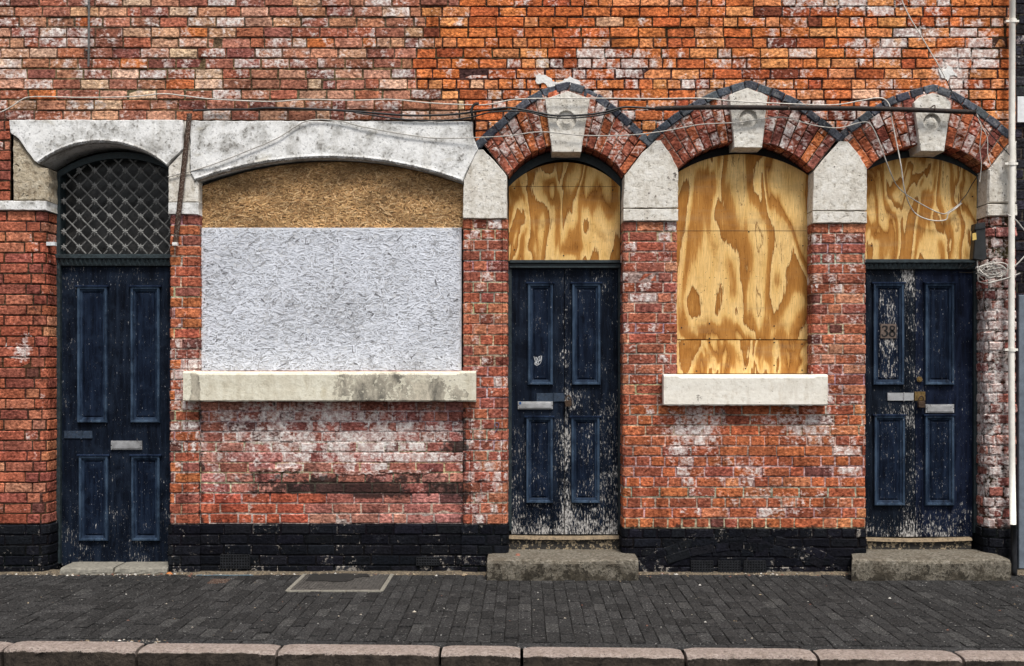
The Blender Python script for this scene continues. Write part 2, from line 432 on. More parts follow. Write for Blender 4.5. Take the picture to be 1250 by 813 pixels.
M = dict(
    brick=brick_mat(), plinth=plinth_mat(), white=white_paint(),
    stone=stone_mat('pale_limestone', [(.30, .265, .22), (.68, .645, .58), (.78, .755, .705), (.66, .62, .555), (.45, .395, .31), (.10, .085, .075)], .8, .64, .009),
    ochre=stone_mat('ochre_stone', [(.16, .12, .08), (.47, .39, .28), (.62, .55, .43), (.52, .44, .32), (.29, .23, .16), (.08, .065, .05)], .55, .63, .035),
    sill=stone_mat('cream_painted_sill', [(.46, .42, .33), (.66, .625, .51), (.72, .69, .58), (.62, .575, .46), (.54, .49, .365), (.27, .25, .21)], .8, .70, .005),
    sillw=stone_mat('white_painted_sill', [(.55, .50, .43), (.76, .725, .65), (.80, .77, .70), (.74, .70, .62), (.60, .53, .43), (.24, .22, .20)], .7, .70, .004),
    step=stone_mat('worn_step_stone', [(.04, .034, .026), (.13, .115, .09), (.25, .225, .185), (.12, .10, .075), (.05, .04, .03), (.03, .026, .02)], 1.2, .63),
    kerb=stone_mat('pink_granite', [(.16, .125, .115), (.31, .25, .22), (.43, .36, .32), (.28, .225, .195), (.13, .105, .09), (.026, .021, .017)], 1.4, .63, .02),
    door=door_mat(), ply=ply_mat(), paver=paver_mat(),
    osb=attr_mat('strand_board', .75, 90, .3), osbw=attr_mat('whitewashed_strand_board', .75, 40, .09, .0015),
    bluebrick=None, void=simple('dark_void', (.010, .010, .011), .9, .3, 10),
    frame=simple('dark_green_black_paint', (.019, .030, .035), .55, .5, 30, spots=(.12, .14, .15), sth=(.66, .71)),
    iron=simple('dusty_grey_iron', (.115, .115, .112), .7, .5, 40, spots=(.12, .115, .105), sth=(.6, .7)),
    rust=simple('rusted_iron', (.055, .028, .018), .85, .6, 55, bump=.01, spots=(.22, .18, .15), sth=(.53, .58)),
    rustdark=simple('blackened_iron', (.020, .014, .012), .8, .6, 45, bump=.006, spots=(.10, .05, .03), sth=(.58, .66)),
    steel=simple('brushed_steel', (.62, .62, .63), .38, .15, 18, .85, bump=.001, spots=(.25, .25, .26), sth=(.64, .70)),
    brass=simple('tarnished_brass', (.20, .13, .05), .5, .5, 60, .7),
    padlock=simple('rusty_padlock_metal', (.065, .04, .025), .6, .5, 60, .4),
    wcable=simple('grimy_white_cable', (.60, .57, .52), .6, .3, 30), gcable=simple('grey_cable', (.42, .40, .37), .7, .35, 30),
    bcable=simple('black_cable', (.014, .014, .015), .5, .4, 30), pipe=simple('ivory_painted_pipe', (.82, .79, .72), .45, .1, 12, bump=.001, spots=(.38, .34, .28), sth=(.66, .72)),
    bpipe=simple('black_pipe', (.012, .013, .016), .5, .4, 30), plastic=simple('black_plastic', (.016, .017, .018), .45, .3, 20),
    label=simple('yellow_sticker', (.62, .43, .12), .5, .2, 80), plate=simple('brown_number_plate', (.12, .088, .072), .6, .3, 60), digit=simple('black_digits', (.006, .006, .007), .4, .2, 50),
    chalk=simple('white_marker', (.62, .64, .66), .7, .2, 60), purple=simple('purple_spray', (.13, .10, .17), .7, .2, 60),
    bluetag=simple('blue_ink', (.02, .10, .30), .6, .2, 60), plaster=simple('white_filler', (.74, .73, .71), .85, .14, 40, bump=.008),
    asphalt=simple('asphalt', (.03, .029, .028), .9, .5, 70, bump=.006), dirt=simple('pavement_dirt', (.12, .095, .065), .95, .6, 45, bump=.01, spots=(.03, .025, .02), sth=(.52, .6)),
    concrete=simple('pale_concrete', (.19, .178, .15), .9, .35, 40, bump=.006), cover=simple('ribbed_steel_cover', (.085, .080, .074), .6, .5, 22, .25, bump=.003, spots=(.03, .028, .026), sth=(.55, .62)),
    tar=simple('tar_patch', (.014, .013, .012), .8, .5, 40, bump=.006), leaf=simple('dry_orange_leaf', (.42, .15, .04), .8, .3, 60),
    rosette=simple('dusty_iron_rosette', (.17, .17, .165), .75, .4, 40),
    bluehasp=simple('blue_painted_steel', (.022, .038, .065), .6, .4, 50, spots=(.14, .13, .12), sth=(.62, .68)),
    debris=attr_mat('grit', .9, 80, .4), greydoor=simple('blue_grey_shutter', (.13, .155, .19), .5, .2, 14, bump=.001), signwhite=simple('white_plate', (.74, .76, .78), .5, .1, 20),
)
def bluebrick_mat():
    g = G('blue_engineering_brick'); c = g.attr('Col', 'Color'); n1 = g.noise(20, 5, .7); n2 = g.noise(60, 5, .7)
    col = g.mix(1., c, g.ramp(n2, [(.32, (.4, .4, .4)), (.66, (1.9, 1.9, 1.9))]), 'MULTIPLY')
    col = g.mix(g.mapr(n1, .55, .64, 0, .6), col, (.22, .22, .225)); g.bump(g.math('ADD', n1, n2), .006, .9)
    return g.out(col, .55, .2)
M['bluebrick'] = bluebrick_mat()

# ------------------------------------------------------------------ weathering and painted corner shade of the brickwork (photo pixels)
WASH = [(400, 532, 150, 38, .255), (300, 520, 40, 60, .16), (430, 560, 90, 16, .20), (265, 560, 22, 50, .14), (330, 575, 80, 14, .10), (500, 545, 70, 45, .12),
        (592, 590, 28, 40, .16), (592, 470, 28, 60, .08), (592, 380, 26, 80, .10), (592, 290, 26, 20, .12),
        (845, 520, 30, 36, .24), (980, 515, 34, 22, .24), (900, 575, 40, 16, .16), (955, 612, 70, 14, .16), (1030, 540, 24, 50, .14), (800, 610, 40, 20, .06), (845, 600, 20, 22, .10),
        (1020, 400, 34, 100, .12), (1020, 300, 34, 30, .14), (790, 330, 34, 60, .14), (790, 460, 34, 80, .08), (1212, 480, 26, 170, .25), (1212, 590, 26, 50, .10),
        (1160, 88, 18, 22, .34), (1140, 42, 22, 10, .26), (1065, 60, 30, 12, .20), (1185, 60, 25, 25, .20), (900, 75, 30, 8, .14), (735, 80, 60, 16, .16), (850, 100, 30, 10, .16), (1150, 10, 60, 8, .10), (1060, 3, 80, 10, .22),
        (790, 140, 40, 14, .20), (1010, 140, 30, 14, .10), (225, 460, 25, 40, .2), (24, 425, 12, 14, .28), (50, 300, 14, 14, .1),
        (690, 145, 90, 40, .12), (912, 145, 90, 40, .14), (1136, 150, 80, 40, .12)]
SOOT_DARK = [(490, 592, 90, 12, .32), (335, 588, 38, 13, .30), (410, 598, 80, 7, .22), (552, 546, 18, 6, .40), (515, 558, 22, 5, .18), (480, 604, 110, 6, .10), (22, 620, 40, 20, .06), (50, 420, 12, 120, .10),
        (410, 496, 160, 7, .10), (910, 500, 110, 6, .12), (1240, 90, 20, 60, .10), (230, 420, 10, 60, .06), (1215, 330, 20, 60, .06), (350, 143, 220, 5, .10), (900, 131, 120, 5, .12)]  # includes thin darker strips under both sills, above the lintel and along the pipe
def field(x, y, z):
    px, py = pxy(x, z)
    a = 0.; b = 0.
    for (cx, cy, rx, ry, v) in WASH:
        q = ((px - cx) / rx) ** 2 + ((py - cy) / ry) ** 2
        if q < 3: a = max(a, 1.0 * v * max(0., 1 - q / 3) ** .7)
    for (cx, cy, rx, ry, v) in SOOT_DARK:
        q = ((px - cx) / rx) ** 2 + ((py - cy) / ry) ** 2
        if q < 2.4: b += v * max(0., 1 - q / 2.4) ** .6
    if 628 < py < 647: b += max(0., .20 + .30 * mnoise.noise(Vector((px * .09, 5, 0)))) * max(0., 1 - abs(py - 642) / 9)
    if 495 < py < 640 and (abs(px - 244) < 3 or abs(px - 566) < 3): b += .25  # both inner corners of the brick panel darkened, shade put into the colour
    return a, min(b, .38)

def pick(pal):
    t = rnd.random() * sum(p[0] for p in pal)
    for p in pal:
        t -= p[0]
        if t <= 0: break
    j = rnd.uniform(.89, 1.13)
    return (p[1] * j * rnd.uniform(.97, 1.03), p[2] * j * rnd.uniform(.93, 1.07), p[3] * j * rnd.uniform(.92, 1.08))
PAL_MAUVE = [(5, .32, .13, .092), (5, .43, .195, .125), (4, .52, .29, .19), (2, .60, .41, .29), (1.4, .23, .088, .066), (.8, .50, .16, .06), (4, .38, .135, .082)]
PAL_ORANGE = [(6, .56, .18, .062), (5, .48, .135, .046), (4, .62, .255, .105), (1.5, .39, .10, .042), (.4, .18, .052, .03), (.6, .60, .36, .23)]
PAL_RED = [(5, .34, .105, .062), (4, .27, .088, .062), (3, .40, .15, .088), (1.2, .23, .08, .06), (.35, .13, .05, .042), (.8, .44, .20, .125)]
PAL_PINK = [(5, .33, .125, .10), (4, .38, .17, .14), (2, .27, .10, .082), (.7, .12, .055, .05)]
PAL_BLACK = [(1, .005, .0055, .0075), (1, .0075, .008, .0105)]
PAL_NIGHT = [(2, .020, .020, .028), (1, .032, .032, .042), (1, .014, .013, .017)]
MORT_TAN = (.13, .088, .052); MORT_DARK = (.060, .034, .022); MORT_PALE = (.40, .31, .26); MORT_BLACK = (.005, .005, .006)
BL, BH, CH = .2225, .1115, .0816

def breaks_for(L, k, bond, rr):
    out = []; odd = k % 2
    if bond == 'english':
        seq = 'S' if odd else ('H' if rr.random() < .45 else 'M')
    elif bond == 'stretch':
        seq = 'M' if rr.random() < .13 else 'S'
    else: seq = 'F'
    s = -(BH / 2 if odd else 0.) - (rr.random() * .05 if bond != 'pier' else 0) - (BH if rr.random() < .5 and bond == 'stretch' else 0)
    i = 0
    while s < L:
        if seq == 'S': l = BL if rr.random() > .06 else BH
        elif seq == 'H': l = BH if rr.random() > .12 else BL
        elif seq == 'M': l = BL if rr.random() < .5 else BH
        else: l = BL if (i + odd) % 2 == 0 else BH
        if bond == 'pier': l = BL if (i + odd) % 2 == 0 else BH
        s += l * rr.uniform(.975, 1.025); i += 1
        if .045 < s < L - .045: out.append(s)
    return [0.] + out + [L]

def mortar(mb, fn, s0, s1, t0, t1, col, wf, breaks, dep, mat=0):
    Ss = [s0] + [b for b in breaks if s0 + .002 < b < s1 - .002] + [s1]; out = [Ss[0]]
    for b in Ss[1:]:
        m = int((b - out[-1]) / .12); a0 = out[-1]
        for k in range(1, m + 1): out.append(a0 + (b - a0) * k / (m + 1))
        out.append(b)
    vs = []
    for s in out:
        vs += [fn(s, t0, -dep + rnd.uniform(-.001, .001)), fn(s, t1, -dep + rnd.uniform(-.001, .001))]
    fs = [(2 * i, 2 * i + 2, 2 * i + 3, 2 * i + 1) for i in range(len(out) - 1)]
    wa = [wf(*p) for p in vs] if wf else None
    mb.add(vs, fs, mat, col, [a[0] for a in wa] if wa else 0., [a[1] for a in wa] if wa else 0.)

def lay(mb, path, z0, z1, pal, mort, bond='pier', off=0., gap=.0105, wf=field, seed=1, dep=.0055, lift=.0016, washvar=.05, mat=0, jit=.0024, ch=.005, ew=-.07, es=.13):
    fn = path.wall(off); n = max(1, round((z1 - z0) / CH)); h = (z1 - z0) / n; rr = random.Random(seed)
    for k in range(n):
        a, b = z0 + k * h, z0 + (k + 1) * h
        bs = breaks_for(path.L, k, bond, rr)
        mortar(mb, fn, 0, path.L, a, b, tuple(q * rr.uniform(.8, 1.2) for q in mort), wf, path.s, dep, mat)
        for s0, s1 in zip(bs, bs[1:]):
            p = pal(fn((s0 + s1) / 2, (a + b) / 2, 0)) if callable(pal) else pal
            g = gap * rnd.uniform(.8, 1.25)
            brick(mb, s0 + g / 2, s1 - g / 2, a + g / 2, b - g / 2, fn, col=pick(p), breaks=path.s, wf=wf, wseed=rnd.gauss(0, washvar), lift=lift, dep=dep + .006, mat=mat, jit=jit, ch=ch, ew=ew, es=es)

# ------------------------------------------------------------------ the two houses: roots
HA = thing('brick_house', 'mauve and red brick house with two white arched lintels and one single navy door', 'house', (-2.2, 0, 0))
HB = thing('brick_house', 'orange brick house with three pointed blue-brick hoods and two double navy doors', 'house', (1.6, 0, 0))
wallA, wallB, plA, plB = MB(), MB(), MB(), MB()

HOODS = [[(579, 181), (605, 157), (628, 137), (643, 124), (660, 114.6), (676, 109), (693, 105), (711, 110), (728, 117.6), (749, 134), (771, 154), (795, 177)],
         [(791, 172), (808, 157), (824, 144), (848, 129), (866, 119), (883, 112), (898, 107.5), (913, 103.5), (929, 108), (945, 114.6), (969, 123.5), (993, 142.7), (1026, 169)],
         [(1022, 171), (1037, 158), (1051, 147.5), (1077, 128), (1093, 121), (1110, 116), (1125, 111.5), (1139, 108), (1151, 111.5), (1163, 116.6), (1192, 133), (1212, 149), (1232, 166)]]
def hood_py(px):
    best = 1e9
    for h in HOODS:
        for (a, b), (c, d) in zip(h, h[1:]):
            if a <= px <= c: best = min(best, b + (d - b) * (px - a) / (c - a))
    return best if best < 1e8 else None

# ---- upper wall, one run of courses across both houses
XL, XR, ZTOP = -210, 1241, 5.75
z = wz(147); k = 0; rr = random.Random(5)
courses = []
zz = z
while zz > wz(183): zz -= CH
while zz < ZTOP: courses.append(zz); zz += CH
for k, a in enumerate(courses):
    b = a + CH; pm = VY - ((a + b) / 2 - ZC) * S
    free = []
    x0 = None
    for px in range(XL, XR + 1):
        if px < 580: ok = pm < 147
        else:
            hp = hood_py(px); ok = hp is None and px > 1200 and pm < 160 or hp is not None and pm < hp
        if ok and x0 is None: x0 = px
        if (not ok or px == XR) and x0 is not None:
            if px - x0 > 2: free.append((x0, px))
            x0 = None
    bound = 541 + rr.uniform(-40, 22) if pm < 118 else 566 + rr.uniform(-8, 6)
    for (pa, pb) in free:
        xa, xb = wx(pa), wx(pb)
        cuts = [xa] + ([wx(bound)] if pa < bound < pb else []) + [xb]
        for ca, cb in zip(cuts, cuts[1:]):
            isA = (ca + cb) / 2 < wx(bound); mb = wallA if isA else wallB
            P = Path([(ca, 0.), (cb, 0.)]); fn = P.wall()
            bs = breaks_for(P.L, k, 'stretch' if isA else 'english', rr)
            mortar(mb, fn, 0, P.L, a, b, tuple(q * rr.uniform(.8, 1.2) for q in (MORT_TAN if isA else MORT_DARK)), field, [], .008)
            for s0, s1 in zip(bs, bs[1:]):
                g = .0108 * rnd.uniform(.75, 1.4)
                brick(mb, s0 + g / 2, s1 - g / 2, a + g / 2, b - g / 2, fn, col=pick(PAL_MAUVE if isA else PAL_ORANGE), wf=field,
                      wseed=rnd.gauss(.125 if isA else .06, .075 if isA else .065), lift=.0026, dep=.016, jit=.0030)

# ---- lower brickwork
PLT_A, PLT_B = wz(640), wz(645)
lay(wallA, pier_path(wx(XL), wx(57), .02, .055, 0, .3), PLT_A, wz(257.5), PAL_RED, MORT_DARK, 'pier', seed=11, washvar=.04)
lay(wallA, Path([(wx(XL), 0), (wx(13), 0)]), wz(245), wz(147), PAL_RED, MORT_DARK, 'pier', seed=12)
PATH_M = Path([(wx(207), .3), (wx(207), .012), (wx(207) + .012, 0), (wx(226), 0), (wx(227), .010), (wx(228.5), .010), (wx(229.5), 0), (wx(236), 0), (wx(240), .006), (wx(243), .03), (wx(243), .14)])
lay(wallA, PATH_M, PLT_A, wz(262), [(4, .40, .13, .06), (3, .33, .10, .06), (2, .25, .09, .07), (1, .16, .07, .06)], MORT_PALE, 'pier', seed=13, washvar=.05)
def panelpal(p):
    px, py = pxy(p[0], p[2])
    return [(1, .34, .085, .05), (1, .38, .10, .06)] if (px < 382 and py > 600) else PAL_PINK
lay(wallA, Path([(wx(243), .022), (wx(566), .022)]), PLT_A, wz(452), panelpal, MORT_PALE, 'stretch', seed=14, dep=.005, washvar=.04)
PATH_P1 = Path([(wx(565), .14), (wx(565), .02), (wx(566), .004), (wx(568), 0), (wx(572), 0), (wx(572.7), .008), (wx(574), .008), (wx(574.7), 0), (wx(611), 0), (wx(611.7), .009), (wx(613), .009), (wx(613.7), 0), (wx(616), .002), (wx(619.5), .02), (wx(620), .04), (wx(620), .3)])
lay(wallB, PATH_P1, PLT_A, wz(267), PAL_RED, MORT_PALE, 'pier', seed=15)
ZB = wz(494)
def winpal(p):
    px, py = pxy(p[0], p[2])
    return [(4, .42, .13, .058), (4, .36, .11, .056), (1.5, .29, .09, .055), (.35, .15, .058, .047), (1.2, .47, .18, .09)]
lay(wallB, pier_path(wx(760), wx(1057), .03, .012), PLT_B, ZB, winpal, MORT_PALE, 'english', seed=16)
lay(wallB, pier_path(wx(760), wx(827), .03, .02, .3, .16), ZB, wz(270), PAL_RED, MORT_PALE, 'pier', seed=17)
lay(wallB, pier_path(wx(991), wx(1057), .03, .012, .16, .3), ZB, wz(272.5), PAL_RED, MORT_PALE, 'pier', seed=18)
lay(wallB, pier_path(wx(1205), wx(1241), .085, .02, .3, .14), PLT_B, wz(264), PAL_PINK + [(2, .20, .08, .07)], MORT_DARK, 'pier', seed=19, jit=.004, lift=.004, ch=.009, washvar=.07)
# solid body behind the faces
def body(mb, xa, xb):
    vs = [(xa, .02, ZTOP), (xb, .02, ZTOP), (xb, .55, ZTOP), (xa, .55, ZTOP), (xa, .55, -.1), (xb, .55, -.1), (xa, .02, -.1), (xb, .02, -.1)]
    mb.add(vs, [(0, 1, 2, 3), (3, 2, 5, 4)], 0, (.1, .07, .06))
    return vs
body(wallA, wx(XL), wx(566)); body(wallB, wx(566), wx(1241))
wallA.add([(wx(XL), 0.01, -.1), (wx(XL), .55, -.1), (wx(XL), .55, ZTOP), (wx(XL), .01, ZTOP)], [(0, 1, 2, 3)], 0, (.2, .08, .06))
wallB.add([(wx(1241), 0.01, -.1), (wx(1241), .55, -.1), (wx(1241), .55, ZTOP), (wx(1241), .01, ZTOP)], [(0, 1, 2, 3)], 0, (.2, .08, .06))

# ---- plinths
pk = dict(wf=lambda x, y, z: (.10 * max(0., 1 - z / .09) + .05 * mnoise.noise(Vector((x * 2.5, 3, z * 4))), 0.), dep=.006, washvar=.03, gap=.010, ch=.006, ew=.15)
plA1 = MB()
lay(plA1, pier_path(wx(XL), wx(57), .02, .055, 0, .3), -.02, PLT_A, PAL_BLACK, MORT_BLACK, 'pier', .014, seed=21, **pk)
lay(plA, Path([(wx(207), .3), (wx(207), 0), (wx(243), 0), (wx(243), .1)]), -.02, PLT_A, PAL_BLACK, MORT_BLACK, 'pier', .014, seed=22, **pk)
lay(plA, Path([(wx(243.5), .022), (wx(565), .022)]), -.02, PLT_A, PAL_BLACK, MORT_BLACK, 'stretch', .014, seed=23, **pk)
plB1 = MB()
lay(plB1, Path([(wx(565), .1), (wx(565), 0), (wx(617), 0), (wx(619), .03), (wx(619), .3)]), -.02, PLT_A, PAL_BLACK, MORT_BLACK, 'pier', .014, seed=24, **pk)
lay(plB, pier_path(wx(760), wx(1057), .03, .012), -.02, PLT_B, PAL_BLACK, MORT_BLACK, 'english', .010, seed=25, jit=.004, **pk)
plB2 = MB()
lay(plB2, pier_path(wx(1205), wx(1241), .085, .02, .3, .14), -.02, PLT_B, PAL_BLACK, MORT_BLACK, 'pier', .014, seed=26, jit=.003, **pk)
# relieving arch showing in the right-hand plinth: two rings of bricks on edge
for ring_, (zc_, sag) in enumerate(((wz(655), .27), (wz(667), .25))):
    pts = arc(wx(770), wx(1035), zc_ - sag, zc_ - sag, zc_, 30)
    pp = [Vector(q) for q in pts]; ln = [0.]
    for a, b in zip(pp, pp[1:]): ln.append(ln[-1] + (b - a).length)
    def arcfn(s, t, o):
        s = max(0, min(ln[-1] - 1e-6, s)); i = max(j for j in range(len(ln) - 1) if ln[j] <= s)
        q = pp[i].lerp(pp[i + 1], (s - ln[i]) / (ln[i + 1] - ln[i])); d = (pp[i + 1] - pp[i]).normalized()
        return (q.x - d.y * t, -.0105 - ring_ * .002 - o, q.y + d.x * t)
    s = 0.
    while s < ln[-1] - .1:
        l = rnd.choice((.11, .115, .20))
        px_, py_ = pxy(arcfn(s + l / 2, 0, 0)[0], arcfn(s + l / 2, 0, 0)[2])
        if py_ < 694: brick(plB, s + .004, s + l - .004, -.034, .034, arcfn, col=pick(PAL_BLACK), jit=.003, dep=.02, wseed=.03, wf=pk['wf'], lift=.0015, ew=.17)
        s += l

# ---- gauged arches, hoods, keystones of the right house
ARCHES = [((620.5, 215), (762, 214), 176, (693, 0)), ((827.5, 207), (992, 208), 172, (911, 0)), ((1058, 207), (1206, 207), 176, (1136, 0))]
for ai, ((lx, ly), (rx, ry), cy, _) in enumerate(ARCHES):
    mb = MB(); pts = arc(wx(lx), wx(rx), wz(ly), wz(ry), wz(cy), 48)
    pp = [Vector(q) for q in pts]; ln = [0.]
    for a, b in zip(pp, pp[1:]): ln.append(ln[-1] + (b - a).length)
    Lt = ln[-1]
    def onarc(s):
        s = max(0, min(Lt - 1e-6, s)); i = max(j for j in range(len(ln) - 1) if ln[j] <= s)
        return pp[i].lerp(pp[i + 1], (s - ln[i]) / (ln[i + 1] - ln[i]))
    def outer(s):
        p = onarc(s); u = s / Lt * 2 - 1; d = Vector((u * .78, 1)).normalized(); q = p.copy(); l = 0.
        while l < .5:
            q = p + d * l; px, py = pxy(q.x, q.y); hp = hood_py(px)
            if hp is None or py < hp + 1: break
            l += .004
        return q
    n = round(Lt / .0655); es = [i * Lt / n for i in range(n + 1)]; P0 = [onarc(e) for e in es]; P1 = [outer(e) for e in es]
    for i in range(n):
        a0, a1, b0, b1 = P0[i], P0[i + 1], P1[i], P1[i + 1]
        L = ((b0 - a0).length + (b1 - a1).length) / 2
        def quad(s, t, o, a0=a0, a1=a1, b0=b0, b1=b1):
            q = a0.lerp(a1, s / .0655).lerp(b0.lerp(b1, s / .0655), t / max(L, .01))
            return (q.x, -.006 - o, q.y)
        col = MORT_PALE if rnd.random() < .5 else MORT_DARK
        vs = [(a0.x, .004, a0.y), (a1.x, .004, a1.y), (b1.x, .004, b1.y), (b0.x, .004, b0.y)]
        mb.add(vs, [(0, 1, 2, 3)], 0, col, .05)
        ts = [0.]
        r0 = rnd.random()
        cutl = [.105, .215] if i % 2 else [.155, .26]
        for c in cutl:
            if c < L - .05: ts.append(c)
        ts.append(L)
        cb = pick([(4, .40, .12, .055), (4, .31, .095, .06), (2, .22, .075, .06), (3, .45, .145, .06)])
        for t0, t1 in zip(ts, ts[1:]):
            j = rnd.uniform(.82, 1.15)
            brick(mb, .0035, .062, t0 + .003, t1 - .003, quad, col=tuple(q * j for q in cb), wf=field, wseed=rnd.gauss(.05, .06), dep=.016, lift=.002)
        # soffit brick
        def sof(s, t, o, a0=a0, a1=a1):
            q = a0.lerp(a1, s / .0655); return (q.x, t, q.y - o)
        for y0, y1 in ((-.004, .105), (.105, .215), (.215, .32)):
            brick(mb, .003, .0625, y0 + .003, y1 - .003, sof, col=pick(PAL_RED), wf=lambda x, y, z: (0., .08), dep=.012)
        mb.add([(a0.x, -.0, a0.y + .008), (a1.x, -.0, a1.y + .008), (a1.x, .32, a1.y + .008), (a0.x, .32, a0.y + .008)], [(0, 1, 2, 3)], 0, MORT_DARK)
    mb.build('arch', M['brick'], HB)

for hi, h in enumerate(HOODS):
    mb = MB(); pp = [Vector(w(*q)) for q in h]
    # smooth the run a little
    for _ in range(1): pp = [pp[0]] + [(pp[i] * 2 + pp[i - 1] * .5 + pp[i + 1] * .5) / 3 if h[i] != min(h, key=lambda q: q[1]) else pp[i] for i in range(1, len(pp) - 1)] + [pp[-1]]
    ln = [0.]
    for a, b in zip(pp, pp[1:]): ln.append(ln[-1] + (b - a).length)
    base = -.015 - .004 * (hi % 2)
    def hfn(s, t, o):
        s = max(0, min(ln[-1] - 1e-6, s)); i = max(j for j in range(len(ln) - 1) if ln[j] <= s)
        q = pp[i].lerp(pp[i + 1], (s - ln[i]) / (ln[i + 1] - ln[i])); d = (pp[i + 1] - pp[i]).normalized()
        return (q.x - d.y * t, base - o, q.y + d.x * t)
    n = round(ln[-1] / .112)
    for i in range(n):
        a, b = ln[-1] * i / n, ln[-1] * (i + 1) / n
        brick(mb, a + .003, b - .003, -.031, .031, hfn, col=pick([(2, .045, .052, .068), (1, .065, .073, .09), (1, .03, .034, .045)]), jit=.002, lift=.003, dep=.06, ch=.008, breaks=ln, wf=lambda x, y, z: (0, 0))
    # bedding mortar strip
    N = 40; vs = []
    for i in range(N + 1): vs += [hfn(ln[-1] * i / N, -.026, -.02), hfn(ln[-1] * i / N, .027, -.02)]
    mb.add(vs, [(2 * i, 2 * i + 2, 2 * i + 3, 2 * i + 1) for i in range(N)], 0, (.05, .045, .04))
    mb.build('hood_mould', M['bluebrick'], HB)

KEYS = [([(665, 123), (672, 120), (693, 113), (714, 120), (719.5, 123), (709, 187), (674, 187)], (691, 148.6, 12.2)),
        ([(889, 118), (895, 114.5), (911, 109), (928, 115), (935.6, 119), (929, 181.5), (895, 181.5)], (912, 146, 11)),
        ([(1113, 127), (1120, 120), (1136, 115), (1152, 120), (1158.5, 127), (1150, 186), (1121, 186)], (1135, 150.5, 10.6))]
for i, (poly, (cx, cy, r)) in enumerate(KEYS):
    mb = MB(); prism(mb, rough([w(*q) for q in poly], .04, .0018, i), -.044, .3, .006, hole=(wx(cx), wz(cy), r / S), holed=.022)
    mb.build('keystone', M['stone'], HB)

# ---- imposts
def stone(poly, y0, mat, parent, seed, name='impost', bev=.008, y1=.3, jit=.0022):
    mb = MB(); prism(mb, rough([w(*q) for q in poly], .035, jit, seed), y0, y1, bev, wash=.055); return mb.build(name, mat, parent)
stone([(583, 183), (590, 183), (603, 196), (619, 215), (619, 267), (565, 267), (566, 221)], -.016, M['stone'], HB, 31)
for poly, s in (([(800, 172), (806, 172), (817, 187), (827.5, 207), (827.5, 254), (760.5, 254), (762, 215), (783, 188)], 32),
                ([(1024, 173), (1034, 173), (1046, 187), (1057.5, 206), (1057.5, 257), (991, 257), (992.5, 210), (1006, 193)], 33)):
    stone(poly, -.018, M['stone'], HB, s)
stone([(760.5, 255.5), (827.5, 255.5), (827.5, 270), (760.5, 270)], -.021, M['stone'], HB, 34)
stone([(991, 258.5), (1057.5, 258.5), (1057.5, 272.5), (991, 272.5)], -.021, M['stone'], HB, 35)
stone([(1230, 178), (1241, 172), (1241, 248), (1205, 248), (1206, 207)], -.014, M['stone'], HB, 36, bev=.02)
stone([(1204, 249.5), (1241, 249.5), (1241, 264), (1204, 264)], -.018, M['stone'], HB, 37, bev=.012)
o = stone([(14.5, 165), (24, 172), (30, 181), (43, 199), (49, 203), (58, 205), (58, 245), (14.5, 245)], -.006, M['ochre'], HA, 38, bev=.03, jit=.004)
o['label'] = 'broken ochre stone with a crack across it'
stone([(XL, 245.5), (58, 245.5), (58, 257), (XL, 257)], -.022, M['white'], HA, 39, bev=.01)
stone([(206, 204), (225, 183), (225, 148), (231.5, 148), (232, 211), (243, 223), (243, 246.5), (206, 246.5)], -.010, M['stone'], HA, 40)
stone([(206, 247.5), (243, 247.5), (243, 262), (206, 262)], -.014, M['white'], HA, 41)

# ---- white lintels
def lintel(head, xl, xr, zl, zr, zc, seed):
    a = arc(wx(xl), wx(xr), wz(zl), wz(zr), wz(zc), 26)
    pts = rough([w(*q) for q in head], .04, .0035, seed, False) + [w(*head[-1])] + a[:-1]
    mb = MB(); n0 = len(mb.v)
    prism(mb, pts, -.024, .3, .012, wash=.085)
    # grey weathered strip along the curved edge: ragged roll of bare concrete
    vs, fs, wv = [], [], []
    for i, q in enumerate(a):
        t = i / (len(a) - 1)
        h = .030 + .012 * mnoise.noise(Vector((q[0] * 9, seed, 0)))
        vs += [(q[0], -.026, q[1] + h), (q[0], -.030, q[1] + h * .4), (q[0], -.020, q[1] - .004), (q[0], .02, q[1] - .006)]
        wv += [.05, .16, .22, .22]
    for i in range(len(a) - 1):
        for j in range(3): fs.append((4 * i + j, 4 * i + 4 + j, 4 * i + 5 + j, 4 * i + 1 + j))
    mb.add(vs, fs, 0, (.5, .5, .5), wv)
    return mb
mb = lintel([(205, 203), (224, 183), (224, 147), (12, 147), (14, 163), (24, 170), (30, 179), (43, 197)][:], 48, 205, 200, 203, 174, 51)
# outline runs clockwise from the right springing over the top; close with the arc left to right
mb.build('lintel', M['white'], HA)
mb = lintel([(564.5, 222), (571, 207), (584, 183), (578, 166), (577, 149), (233, 148), (233, 211)], 239, 564, 221, 222, 193, 52)
mb.build('lintel', M['white'], HA)

